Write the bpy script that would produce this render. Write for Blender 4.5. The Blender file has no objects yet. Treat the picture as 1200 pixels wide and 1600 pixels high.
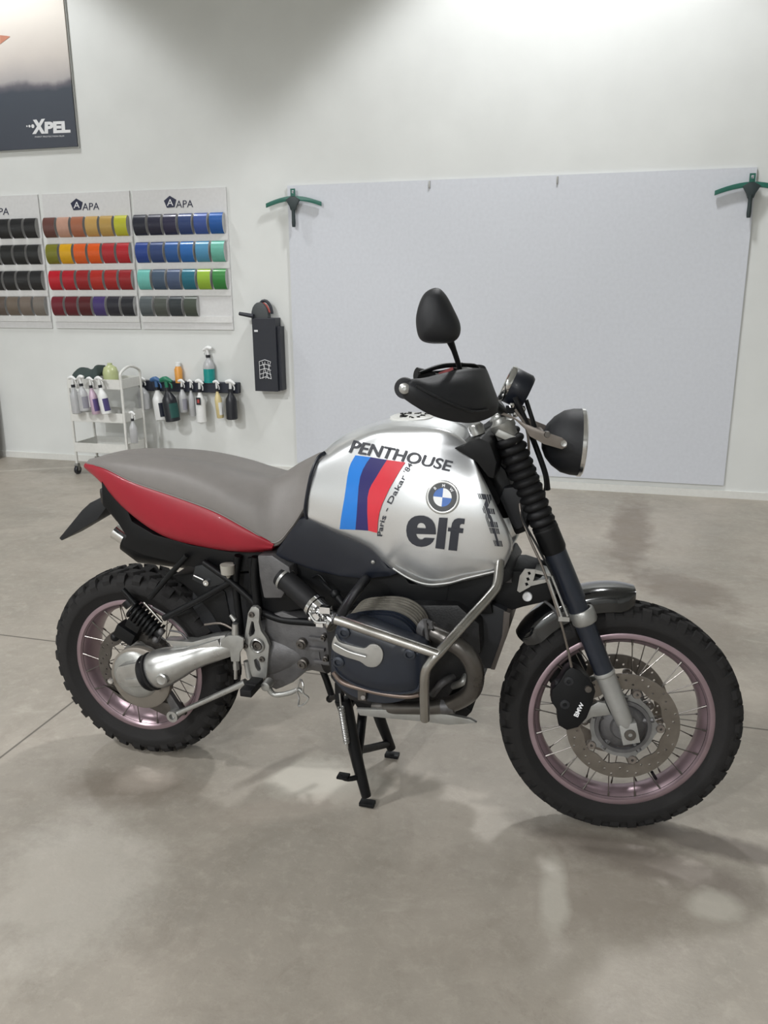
import bpy, bmesh, math, random
from math import pi, sin, cos, radians, sqrt
from mathutils import Vector, Matrix, Quaternion
from mathutils.bvhtree import BVHTree
random.seed(7)
scene = bpy.context.scene
COL = scene.collection

# ------------------------------------------------------------------ camera
FPX, YAW, PITCH, ROLL, CAMH, WALLY = 1294.6, -.2742, .2736, -.0075, 1.531, 6.215
_f = Vector((sin(YAW)*cos(PITCH), cos(YAW)*cos(PITCH), -sin(PITCH)))
_r = Vector((cos(YAW), -sin(YAW), 0)); _u = _r.cross(_f)
_r, _u = cos(ROLL)*_r + sin(ROLL)*_u, -sin(ROLL)*_r + cos(ROLL)*_u
CAM = Vector((0, 0, CAMH))
cd = bpy.data.cameras.new('camera'); cam = bpy.data.objects.new('camera', cd); COL.objects.link(cam)
cd.sensor_fit = 'VERTICAL'; cd.sensor_height = 36; cd.lens = FPX/1600*36; cd.clip_start = .05; cd.clip_end = 100
Rm = Matrix((_r, _u, -_f)).transposed().to_4x4(); Rm.translation = CAM
cam.matrix_world = Rm; scene.camera = cam

# ------------------------------------------------------------------ world, lamps, exposure
scene.view_settings.view_transform = 'Standard'; scene.view_settings.look = 'None'
scene.view_settings.gamma = 1; scene.view_settings.use_curve_mapping = False
scene.view_settings.exposure = 0.0
w = bpy.data.worlds.new('world'); scene.world = w; w.use_nodes = True
w.node_tree.nodes['Background'].inputs[0].default_value = (.9, .95, 1, 1)
w.node_tree.nodes['Background'].inputs[1].default_value = 0.15
CEIL = 5.2
def spot(x, y, power, size=.17, ang=100, blend=.25, z=CEIL-.35, col=(.99, 1, 1.01)):
    l = bpy.data.lights.new('ceiling_lamp', 'SPOT'); l.energy = power; l.shadow_soft_size = size
    l.spot_size = radians(ang); l.spot_blend = blend; l.color = col
    o = bpy.data.objects.new('ceiling_lamp', l); COL.objects.link(o); o.location = (x, y, z)
    return o
def area(x, y, z, sx, sy, power, col=(1, .98, .94)):
    l = bpy.data.lights.new('ceiling_lamp', 'AREA'); l.shape = 'RECTANGLE'; l.size = sx; l.size_y = sy
    l.energy = power; l.color = col
    o = bpy.data.objects.new('ceiling_lamp', l); COL.objects.link(o); o.location = (x, y, z); return o
WALL_LAMPS = [(-4.95, 5.2, 200), (-.45, 5.05, 360), (3.9, 5.0, 170)]
ROOM_LAMPS = [(-4.5, -.1, 600), (-2.3, -1.8, 160), (-3.4, -6.0, 1000), (.6, -6.0, 700)]
for x, y, p in WALL_LAMPS: spot(x, y, p, ang=103, blend=.25)
for x, y, p in ROOM_LAMPS: spot(x, y, p, ang=161, blend=.4)

# ------------------------------------------------------------------ frames of reference
def wray(px, py): return (px-600)/FPX*_r - (py-800)/FPX*_u + _f
def Wp(px, py, d=0.0):
    """point d metres in front of the back wall"""
    v = wray(px, py); return CAM + v*((WALLY-d)/v.y)
def Gp(px, py, z=0.0):
    v = wray(px, py); return CAM + v*((z-CAMH)/v.z)
TH = -.0065; BO = Vector((-1.4434, 2.2155, 0))
MB = Matrix.Translation(BO) @ Matrix.Rotation(TH, 4, 'Z'); MBi = MB.inverted(); MB3 = MBi.to_3x3()
CB = MBi @ CAM
def B(px, py, y):
    """point of the motorcycle at lateral offset y (right side negative)"""
    d = MB3 @ wray(px, py); return CB + d*((y-CB.y)/d.y)
RK, ST, WB, RF, RR, OFF = .47, .187, 1.509, .336, .323, .04
kax = Vector((-sin(RK), 0, cos(RK))); n0 = Vector((cos(RK), 0, sin(RK)))
P0 = Vector((WB, 0, RF)) - n0*OFF
MS = Matrix.Translation(P0 + Vector((0, 0, -.0009))) @ Matrix.Rotation(ST, 4, kax) @ Matrix.Translation(-P0)
MSi = MS.inverted(); MS3 = MSi.to_3x3(); CS = MSi @ CB
def F(px, py, y):
    """the same in the steered front end, before it is turned"""
    d = MS3 @ (MB3 @ wray(px, py)); return CS + d*((y-CS.y)/d.y)

# ------------------------------------------------------------------ materials
def lin(c):
    return tuple((v/255/12.92 if v/255 <= .04045 else ((v/255+.055)/1.055)**2.4) for v in c)
MATS = {}
def mat(name, rgb, rough=.5, metal=0., coat=0., noise=0., nscale=40., bump=0., bscale=200., alpha=1., trans=0., emit=0.):
    if name in MATS: return MATS[name]
    m = bpy.data.materials.new(name); m.use_nodes = True; nt = m.node_tree; b = nt.nodes['Principled BSDF']
    c = (*lin(rgb), 1)
    b.inputs['Base Color'].default_value = c; b.inputs['Roughness'].default_value = rough
    b.inputs['Metallic'].default_value = metal; b.inputs['Coat Weight'].default_value = coat
    b.inputs['Coat Roughness'].default_value = .06
    b.inputs['Transmission Weight'].default_value = trans; b.inputs['Alpha'].default_value = alpha
    tc = nt.nodes.new('ShaderNodeTexCoord')
    n = nt.nodes.new('ShaderNodeTexNoise'); n.inputs['Scale'].default_value = nscale; n.inputs['Detail'].default_value = 5
    nt.links.new(tc.outputs['Object'], n.inputs['Vector'])
    k = max(noise, .03)
    mr = nt.nodes.new('ShaderNodeMapRange'); mr.inputs[1].default_value = .3; mr.inputs[2].default_value = .7
    mr.inputs[3].default_value = 1-k; mr.inputs[4].default_value = 1+k
    mx = nt.nodes.new('ShaderNodeVectorMath'); mx.operation = 'SCALE'; mx.inputs[0].default_value = c[:3]
    nt.links.new(n.outputs['Fac'], mr.inputs[0]); nt.links.new(mr.outputs[0], mx.inputs['Scale'])
    nt.links.new(mx.outputs[0], b.inputs['Base Color'])
    if noise > .05:
        m2 = nt.nodes.new('ShaderNodeMapRange'); m2.inputs[1].default_value = .3; m2.inputs[2].default_value = .7
        m2.inputs[3].default_value = max(0, rough-noise*.4); m2.inputs[4].default_value = min(1, rough+noise*.4)
        nt.links.new(n.outputs['Fac'], m2.inputs[0]); nt.links.new(m2.outputs[0], b.inputs['Roughness'])
    if bump:
        n2 = nt.nodes.new('ShaderNodeTexNoise'); n2.inputs['Scale'].default_value = bscale
        nt.links.new(tc.outputs['Object'], n2.inputs['Vector'])
        bp = nt.nodes.new('ShaderNodeBump'); bp.inputs['Strength'].default_value = bump; bp.inputs['Distance'].default_value = .002
        nt.links.new(n2.outputs['Fac'], bp.inputs['Height']); nt.links.new(bp.outputs[0], b.inputs['Normal'])
    if emit:
        b.inputs['Emission Color'].default_value = c; b.inputs['Emission Strength'].default_value = emit
    MATS[name] = m; return m
tank_paint = mat('silver_paint', (222, 224, 226), .3, .8, coat=.6, noise=.04, nscale=900)
seat_vinyl = mat('grey_vinyl', (115, 111, 108), .5, 0, bump=.25, bscale=700)
red_plastic = mat('red_plastic', (140, 14, 34), .45, coat=.06, noise=.04)
navy = mat('navy_satin', (27, 32, 42), .36, 0, coat=.15, noise=.08)
navy_dark = mat('navy_panel', (18, 22, 32), .4, 0, coat=.2, noise=.06)
black = mat('black_satin', (11, 12, 14), .46, noise=.1)
black_pl = mat('black_plastic', (30, 31, 34), .52, bump=.3, bscale=900, noise=.05)
black_gl = mat('black_gloss', (14, 15, 17), .14, coat=.8)
rubber = mat('tyre_rubber', (33, 32, 32), .78, noise=.14, nscale=25, bump=.35, bscale=160)
rubber_s = mat('soft_rubber', (18, 18, 20), .6, noise=.1)
rim_m = mat('mauve_anodised', (150, 131, 137), .36, .7, noise=.1, nscale=12)
chrome = mat('chrome', (215, 215, 215), .13, 1, noise=.05)
stainless = mat('stainless_tube', (172, 170, 166), .24, 1, noise=.12, nscale=18)
header = mat('heat_stained_steel', (102, 99, 96), .33, .9, noise=.2, nscale=14)
alu = mat('cast_aluminium', (158, 158, 155), .42, .7, noise=.08, bump=.2)
alu_b = mat('machined_aluminium', (178, 178, 176), .3, .85, noise=.08)
alu_d = mat('dark_casting', (92, 91, 92), .5, .5, noise=.15, bump=.3)
fork_silver = mat('silver_fork_paint', (160, 160, 158), .4, .5, noise=.05)
disc_m = mat('brake_disc_steel', (122, 116, 109), .4, .85, noise=.12, nscale=30)
disc_dk = mat('brake_disc_bronze', (96, 92, 88), .42, .8, noise=.15)
hub_m = mat('hub_casting', (128, 128, 127), .45, .6, noise=.15)
spoke_m = mat('spoke_steel', (120, 116, 112), .3, 1)
fin_m = mat('silver_fins', (165, 160, 150), .42, .75, noise=.1)
brown_st = mat('bronze_strip', (122, 115, 109), .38, .6, noise=.08)
bluec = mat('decal_light_blue', (28, 118, 205), .3, coat=.4)
navyc = mat('decal_dark_blue', (38, 34, 98), .3, coat=.4)
redc = mat('decal_red', (205, 48, 62), .3, coat=.4)
inkc = mat('decal_charcoal', (46, 48, 56), .5)
whitec = mat('decal_white', (225, 226, 228), .35, coat=.4)
beige = mat('smoky_plastic', (150, 146, 138), .3, alpha=1)
lens_m = mat('lamp_glass', (220, 225, 230), .05, trans=.6)

for m_, s_ in ((black, .25), (black_pl, .35), (rubber, .25), (rubber_s, .3), (navy_dark, .35), (navy, .4)): m_.node_tree.nodes['Principled BSDF'].inputs['Specular IOR Level'].default_value = s_
# ------------------------------------------------------------------ mesh building
class M:
    def __init__(s): s.v = []; s.f = []; s.mi = []; s.cur = 0
    def add(s, vs, fs):
        o = len(s.v); s.v += [tuple(v) for v in vs]; s.f += [tuple(i+o for i in f) for f in fs]; s.mi += [s.cur]*len(fs); return s
    def box(s, c, d, R=None):
        c = Vector(c); vs = []
        for z in (-1, 1):
            for y in (-1, 1):
                for x in (-1, 1):
                    p = Vector((x*d[0]/2, y*d[1]/2, z*d[2]/2)); p = R @ p if R else p; vs.append(c+p)
        return s.add(vs, [(0, 2, 3, 1), (4, 5, 7, 6), (0, 1, 5, 4), (2, 6, 7, 3), (0, 4, 6, 2), (1, 3, 7, 5)])
    def tube(s, pts, r, n=12, cap=True, smooth=0):
        pts = [Vector(p) for p in pts]
        if smooth: pts = crv(pts, smooth)
        rs = r if isinstance(r, (list, tuple)) else [r]*len(pts)
        if len(rs) != len(pts):
            rs = [lerp_list(rs, i/(len(pts)-1)) for i in range(len(pts))]
        t0 = (pts[1]-pts[0]).normalized()
        up = Vector((0, 0, 1)) if abs(t0.z) < .9 else Vector((0, 1, 0))
        nn = t0.cross(up).normalized(); vs = []; fs = []
        for i, p in enumerate(pts):
            if i == 0: t = t0
            elif i == len(pts)-1: t = (pts[i]-pts[i-1]).normalized()
            else: t = ((pts[i]-pts[i-1]).normalized()+(pts[i+1]-pts[i]).normalized()).normalized()
            nn = (nn - t*nn.dot(t)).normalized(); bb = t.cross(nn)
            for k in range(n):
                a = 2*pi*k/n; vs.append(p+(nn*cos(a)+bb*sin(a))*rs[i])
        for i in range(len(pts)-1):
            for k in range(n):
                a = i*n+k; b = i*n+(k+1) % n; fs.append((a, b, b+n, a+n))
        if cap: fs.append(tuple(range(n))[::-1]); fs.append(tuple(range((len(pts)-1)*n, len(pts)*n)))
        return s.add(vs, fs)
    def cyl(s, a, b, r, n=24, r2=None): return s.tube([a, b], [r, r if r2 is None else r2], n)
    def lathe(s, c, ax, prof, n=48, closed=False, a0=0., a1=2*pi, sc=(1, 1)):
        """prof: (distance along the axis, radius)"""
        c = Vector(c); ax = Vector(ax).normalized()
        up = Vector((0, 0, 1)) if abs(ax.z) < .95 else Vector((1, 0, 0))
        e1 = ax.cross(up).normalized(); e2 = ax.cross(e1); full = abs(a1-a0-2*pi) < 1e-6
        m = n if full else n+1; vs = []; fs = []
        for h, r in prof:
            for k in range(m):
                a = a0+(a1-a0)*k/n; vs.append(c+ax*h+(e1*cos(a)*sc[0]+e2*sin(a)*sc[1])*max(r, 1e-5))
        L = len(prof)
        for i in range(L if closed else L-1):
            j = (i+1) % L
            for k in range(n if full else n):
                k2 = (k+1) % m; fs.append((i*m+k, i*m+k2, j*m+k2, j*m+k))
        return s.add(vs, fs)
    def ball(s, c, r, n=16, sc=(1, 1, 1), R=None):
        vs = []; fs = []; h = n//2; c = Vector(c)
        for i in range(h+1):
            t = pi*i/h
            for k in range(n):
                a = 2*pi*k/n; p = Vector((sin(t)*cos(a)*sc[0], sin(t)*sin(a)*sc[1], cos(t)*sc[2]))*r
                vs.append(c+(R @ p if R else p))
        for i in range(h):
            for k in range(n): fs.append((i*n+k, i*n+(k+1) % n, (i+1)*n+(k+1) % n, (i+1)*n+k))
        return s.add(vs, fs)
    def prism(s, loop, off, holes=()):
        """flat outline (list of 3D points) extruded by the vector off, with holes"""
        off = Vector(off); bm = bmesh.new(); eds = []
        for lp in [loop]+list(holes):
            vv = [bm.verts.new(p) for p in lp]
            for i in range(len(vv)): eds.append(bm.edges.new((vv[i], vv[(i+1) % len(vv)])))
        if holes: bmesh.ops.triangle_fill(bm, use_beauty=True, use_dissolve=False, edges=eds)
        else: bm.faces.new(bm.verts[:])
        bm.verts.index_update(); n = len(bm.verts)
        vs = [v.co.copy() for v in bm.verts]; fs = [tuple(v.index for v in f.verts) for f in bm.faces]; bm.free()
        out = vs+[v+off for v in vs]; faces = list(fs)+[tuple(i+n for i in f[::-1]) for f in fs]
        o = 0
        for lp in [loop]+list(holes):
            L = len(lp)
            for i in range(L):
                a = o+i; b = o+(i+1) % L; faces.append((a, b, b+n, a+n))
            o += L
        return s.add(out, faces)
    def spring(s, a, b, R, r, turns, n=8, seg=14):
        a = Vector(a); b = Vector(b); ax = (b-a).normalized(); e1 = ax.orthogonal().normalized(); e2 = ax.cross(e1)
        N = int(turns*seg); return s.tube([a+(b-a)*(i/N)+(e1*cos(2*pi*i/seg)+e2*sin(2*pi*i/seg))*R for i in range(N+1)], r, n)
    def build(s, name, mats, parent=None, smooth=40, bevel=0, mtx=None, sub=0, recalc=True):
        me = bpy.data.meshes.new(name); me.from_pydata(s.v, [], s.f)
        if not isinstance(mats, (list, tuple)): mats = [mats]
        for m in mats: me.materials.append(m)
        if len(mats) > 1: me.polygons.foreach_set('material_index', s.mi)
        bm = bmesh.new(); bm.from_mesh(me)
        bmesh.ops.remove_doubles(bm, verts=bm.verts, dist=1e-5)
        if recalc: bmesh.ops.recalc_face_normals(bm, faces=bm.faces)
        if bevel:
            es = [e for e in bm.edges if len(e.link_faces) == 2 and e.calc_face_angle(0) > radians(35)]
            bmesh.ops.bevel(bm, geom=es, offset=bevel, segments=2, profile=.6, affect='EDGES', clamp_overlap=True)
        bm.to_mesh(me); bm.free()
        if mtx: me.transform(mtx)
        if smooth:
            me.shade_smooth(); me.set_sharp_from_angle(angle=radians(smooth))
        o = bpy.data.objects.new(name, me); COL.objects.link(o)
        if parent: o.parent = parent
        return o
def lerp_list(r, t):
    x = t*(len(r)-1); i = min(int(x), len(r)-2); return r[i]+(r[i+1]-r[i])*(x-i)
def cr(p0, p1, p2, p3, t):
    return .5*((2*p1)+(p2-p0)*t+(2*p0-5*p1+4*p2-p3)*t*t+(3*p1-p0-3*p2+p3)*t**3)
def crv(pts, n=6, closed=False):
    out = []; L = len(pts); R = L if closed else L-1
    for i in range(R):
        if closed: a, b, c, d = pts[i-1], pts[i], pts[(i+1) % L], pts[(i+2) % L]
        else:
            b, c = pts[i], pts[i+1]; a = pts[i-1] if i else b*2-c; d = pts[i+2] if i+2 < L else c*2-b
        for k in range(n): out.append(cr(a, b, c, d, k/n))
    if not closed: out.append(pts[-1])
    return out
def patch(cols, nu=6, nv=5):
    """net of control points -> smooth grid of points"""
    rows = [crv([Vector(p) for p in c], nv) for c in cols]
    T = list(zip(*rows)); T = [crv(list(r), nu) for r in T]
    return [list(x) for x in zip(*T)]
def mirrored(m, G, close_bottom=True):
    """grid G[u][v] of the right half -> closed symmetric shell"""
    nu, nv = len(G), len(G[0]); vs = []; fs = []
    for u in range(nu):
        for v in range(nv): vs.append(G[u][v])
    for u in range(nu):
        for v in range(nv): p = G[u][v]; vs.append(Vector((p.x, -p.y, p.z)))
    o = nu*nv; I = lambda u, v, s: s*o+u*nv+v
    for u in range(nu-1):
        for v in range(nv-1):
            for s_ in (0, 1): fs.append((I(u, v, s_), I(u+1, v, s_), I(u+1, v+1, s_), I(u, v+1, s_)))
        fs.append((I(u, 0, 0), I(u+1, 0, 0), I(u+1, 0, 1), I(u, 0, 1)))
        if close_bottom: fs.append((I(u, nv-1, 0), I(u+1, nv-1, 0), I(u+1, nv-1, 1), I(u, nv-1, 1)))
    for u in (0, nu-1):
        for v in range(nv-1): fs.append((I(u, v, 0), I(u, v+1, 0), I(u, v+1, 1), I(u, v, 1)))
    good = []
    for f in fs:
        q = []
        for i in f:
            if all((vs[i]-vs[j]).length > 1e-6 for j in q): q.append(i)
        if len(q) > 2: good.append(tuple(q))
    m.add(vs, good); return m
def shell(m, G, t):
    """open grid thickened by the vector t (or along normals if a float)"""
    nu, nv = len(G), len(G[0]); vs = [p for c in G for p in c]; I = lambda u, v: u*nv+v
    fs = [(I(u, v), I(u+1, v), I(u+1, v+1), I(u, v+1)) for u in range(nu-1) for v in range(nv-1)]
    t = Vector(t); n = len(vs); vs2 = [p+t for p in vs]; fs2 = [tuple(i+n for i in f[::-1]) for f in fs]
    rim = []
    for u in range(nu-1): rim += [(I(u, 0), I(u+1, 0)), (I(u, nv-1), I(u+1, nv-1))]
    for v in range(nv-1): rim += [(I(0, v), I(0, v+1)), (I(nu-1, v), I(nu-1, v+1))]
    m.add(vs+vs2, fs+fs2+[(a, b, b+n, a+n) for a, b in rim]); return m
def tag(o, label=None, cat=None, group=None, kind=None):
    if label: o['label'] = label
    if cat: o['category'] = cat
    if group: o['group'] = group
    if kind: o['kind'] = kind
    return o
def empty(name, loc, label, cat, group=None, rz=0.):
    o = bpy.data.objects.new(name, None); COL.objects.link(o); o.location = loc; o.rotation_euler = (0, 0, rz)
    o.empty_display_size = .1; return tag(o, label, cat, group)
def text2d(body, bold=0.0, res=5):
    """outline text as 2D triangles normalised to width 1 x height 1 box: (verts, faces, aspect)"""
    c = bpy.data.curves.new('t', 'FONT'); c.body = body; c.offset = bold; c.resolution_u = res
    o = bpy.data.objects.new('t', c); COL.objects.link(o)
    me = bpy.data.meshes.new_from_object(o)
    vs = [v.co.copy() for v in me.vertices]; fs = [tuple(p.vertices) for p in me.polygons]
    bpy.data.objects.remove(o); bpy.data.curves.remove(c); bpy.data.meshes.remove(me)
    x0 = min(v.x for v in vs); x1 = max(v.x for v in vs); y0 = min(v.y for v in vs); y1 = max(v.y for v in vs)
    return [((v.x-x0)/(x1-x0), (v.y-y0)/(y1-y0)) for v in vs], fs, (x1-x0)/(y1-y0)
def poly2d(loop, holes=()):
    bm = bmesh.new(); es = []
    for lp in [loop]+list(holes):
        vv = [bm.verts.new((x, y, 0)) for x, y in lp]
        for i in range(len(vv)): es.append(bm.edges.new((vv[i], vv[(i+1) % len(vv)])))
    bmesh.ops.triangle_fill(bm, use_beauty=True, edges=es); bm.verts.index_update()
    r = [(v.co.x, v.co.y) for v in bm.verts], [tuple(v.index for v in f.verts) for f in bm.faces]; bm.free(); return r
def quadmap(bl, br, tr, tl):
    return lambda u, v: tuple((bl[i]*(1-u)+br[i]*u)*(1-v)+(tl[i]*(1-u)+tr[i]*u)*v for i in (0, 1))
# ------------------------------------------------------------------ the room
def floor_material():
    m = bpy.data.materials.new('polished_concrete'); m.use_nodes = True; nt = m.node_tree; L = nt.links
    b = nt.nodes['Principled BSDF']; N = nt.nodes.new
    tc = N('ShaderNodeTexCoord')
    def noise(scale, det=6, rough=.6, dist=0., stretch=None):
        n = N('ShaderNodeTexNoise'); n.inputs['Scale'].default_value = scale; n.inputs['Detail'].default_value = det
        n.inputs['Roughness'].default_value = rough; n.inputs['Distortion'].default_value = dist
        if stretch:
            mp = N('ShaderNodeMapping'); mp.inputs['Scale'].default_value = stretch; L.new(tc.outputs['Object'], mp.inputs[0]); L.new(mp.outputs[0], n.inputs['Vector'])
        else: L.new(tc.outputs['Object'], n.inputs['Vector'])
        return n.outputs['Fac']
    def rng(x, a, b_, c, d):
        r = N('ShaderNodeMapRange'); r.clamp = True
        for i, v in enumerate((a, b_, c, d)): r.inputs[i+1].default_value = v
        L.new(x, r.inputs[0]); return r.outputs[0]
    def mix(f, a, c, mode='MIX'):
        x = N('ShaderNodeMix'); x.data_type = 'RGBA'; x.blend_type = mode
        if isinstance(f, float): x.inputs[0].default_value = f
        else: L.new(f, x.inputs[0])
        for s, v in ((6, a), (7, c)):
            if isinstance(v, tuple): x.inputs[s].default_value = (*lin(v), 1)
            else: L.new(v, x.inputs[s])
        return x.outputs[2]
    def math_(op, a, b_=None):
        x = N('ShaderNodeMath'); x.operation = op
        for i, v in enumerate((a, b_)):
            if v is None: continue
            if isinstance(v, (int, float)): x.inputs[i].default_value = v
            else: L.new(v, x.inputs[i])
        return x.outputs[0]
    col = mix(rng(noise(.9, 8, .62, .6), .38, .62, 0, 1), (141, 135, 125), (163, 155, 144))
    col = mix(rng(noise(3.2, 9, .7, .9), .5, .68, 0, .5), col, (131, 123, 112))
    col = mix(rng(noise(2.3, 9, .66, 1.2, (1, 1.6, 1)), .58, .68, 0, .4), col, (174, 168, 157))
    col = mix(rng(noise(14, 9, .75, .4), .55, .75, 0, .4), col, (180, 173, 162))
    col = mix(rng(noise(70, 4, .7), .62, .75, 0, .35), col, (106, 98, 89))
    col = mix(rng(noise(28, 8, .8, .3), .5, .72, 0, .5), col, (174, 166, 155))
    col = mix(rng(noise(9, 9, .8, .5), .54, .7, 0, .35), col, (122, 113, 103))
    # wear, stains, and painted shade and light, each in its own place: (centre, half size, turn, colour, amount)
    sep = N('ShaderNodeSeparateXYZ'); L.new(tc.outputs['Object'], sep.inputs[0])
    wob = noise(5, 7, .7); wob2 = noise(17, 6, .7)
    def blob(col, cx, cy, rx, ry, rot, c, amt, soft=.35, wobble=.9):
        dx = math_('SUBTRACT', sep.outputs[0], cx); dy = math_('SUBTRACT', sep.outputs[1], cy)
        ca, sa = cos(rot), sin(rot)
        ex = math_('DIVIDE', math_('ADD', math_('MULTIPLY', dx, ca), math_('MULTIPLY', dy, sa)), rx)
        ey = math_('DIVIDE', math_('SUBTRACT', math_('MULTIPLY', dy, ca), math_('MULTIPLY', dx, sa)), ry)
        d = math_('SQRT', math_('ADD', math_('MULTIPLY', ex, ex), math_('MULTIPLY', ey, ey)))
        d = math_('ADD', d, math_('MULTIPLY', math_('SUBTRACT', wob, .5), wobble*2))
        d = math_('ADD', d, math_('MULTIPLY', math_('SUBTRACT', wob2, .5), wobble*.8))
        return mix(math_('MULTIPLY', rng(d, 1-soft, 1+soft, 1, 0), amt), col, c)
    def at(px, py): g = Gp(px, py); return g.x, g.y
    dk = (115, 105, 94); lt = (187, 182, 171)
    P = at(985, 830); col = blob(col, *P, .12, .75, -.05, dk, .8)
    P = at(1065, 920); col = blob(col, *P, .3, .17, -.7, dk, .75)
    P = at(1100, 985); col = blob(col, *P, .16, .3, .1, dk, .35)
    P = at(1120, 1320); col = blob(col, *P, .34, .045, -.15, (89, 81, 75), .7)  # darker bands on the floor below the front wheel
    P = at(1010, 1345); col = blob(col, *P, .3, .07, -.2, (102, 92, 85), .55)
    P = at(200, 1230); col = blob(col, *P, .2, .09, .1, dk, .55)  # shade beside the rear wheel, painted into the floor colour
    P = at(960, 1400); col = blob(col, *P, .16, .12, .4, dk, .35)
    P = at(560, 1230); col = blob(col, *P, .1, .09, .3, lt, .45)
    P = at(20, 735); col = blob(col, *P, .9, .03, .5, lt, .5)
    P = at(865, 1395); col = blob(col, *P, .035, .11, .1, lt, .7)
    P = at(1115, 1415); col = blob(col, *P, .06, .05, .3, lt, .6)
    P = at(490, 1215); col = blob(col, *P, .14, .11, .2, lt, .75)  # lit patch between the bike's shadows, painted into the floor colour
    P = at(470, 1260); col = blob(col, *P, .25, .05, .5, (169, 159, 148), .4)
    P = at(230, 1215); col = blob(col, *P, .09, .07, .3, (176, 166, 155), .5)
    P = at(110, 1380); col = blob(col, *P, .2, .28, .3, (184, 178, 168), .6)
    P = at(420, 1205); col = blob(col, *P, .025, .16, -.5, (106, 99, 90), .6)
    # saw cut joints
    def cut(col, coord, pos, wdt=.006):
        d = math_('ABSOLUTE', math_('SUBTRACT', coord, pos)); return mix(rng(d, wdt*.4, wdt, .85, 0), col, (67, 61, 54))
    col = cut(col, sep.outputs[1], 2.855); col = cut(col, sep.outputs[1], 8.5); col = cut(col, sep.outputs[1], -2.8)
    front = math_('LESS_THAN', sep.outputs[1], 2.85)
    xx = math_('ADD', sep.outputs[0], math_('MULTIPLY', math_('SUBTRACT', 1, front), 100.)); col = cut(col, xx, -1.905)
    L.new(col, b.inputs['Base Color'])
    L.new(rng(noise(4, 7, .65), .35, .65, .34, .56), b.inputs['Roughness'])
    bp = N('ShaderNodeBump'); bp.inputs['Strength'].default_value = .15; bp.inputs['Distance'].default_value = .004
    L.new(noise(60, 6, .7), bp.inputs['Height']); L.new(bp.outputs[0], b.inputs['Normal'])
    return m
wall_m = mat('wall_paint', (214, 216, 214), .6, noise=.015, nscale=3, bump=.12, bscale=60)
X0, X1, Y0 = -9, 6.5, -8
def struct(name, c, d, m):
    o = M().box(c, d).build(name, m, smooth=0); return tag(o, kind='structure')
struct('floor', ((X0+X1)/2, (WALLY+Y0)/2, -.05), (X1-X0+.4, WALLY-Y0+.4, .1), floor_material())
bpy.data.objects['floor'].data.transform(Matrix.Identity(4))
struct('ceiling', ((X0+X1)/2, (WALLY+Y0)/2, CEIL+.05), (X1-X0+.4, WALLY-Y0+.4, .1), wall_m)
struct('wall_back', ((X0+X1)/2, WALLY+.1, CEIL/2), (X1-X0+.4, .2, CEIL), wall_m)
struct('baseboard_back', ((X0+X1)/2, WALLY-.006, .027), (X1-X0, .012, .054), mat('baseboard_paint', (214, 214, 210), .45))
struct('wall_front', ((X0+X1)/2, Y0-.1, CEIL/2), (X1-X0+.4, .2, CEIL), wall_m)
struct('wall_left', (X0-.1, (WALLY+Y0)/2, CEIL/2), (.2, WALLY-Y0, CEIL), wall_m)
struct('wall_right', (X1+.1, (WALLY+Y0)/2, CEIL/2), (.2, WALLY-Y0, CEIL), wall_m)

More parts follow.
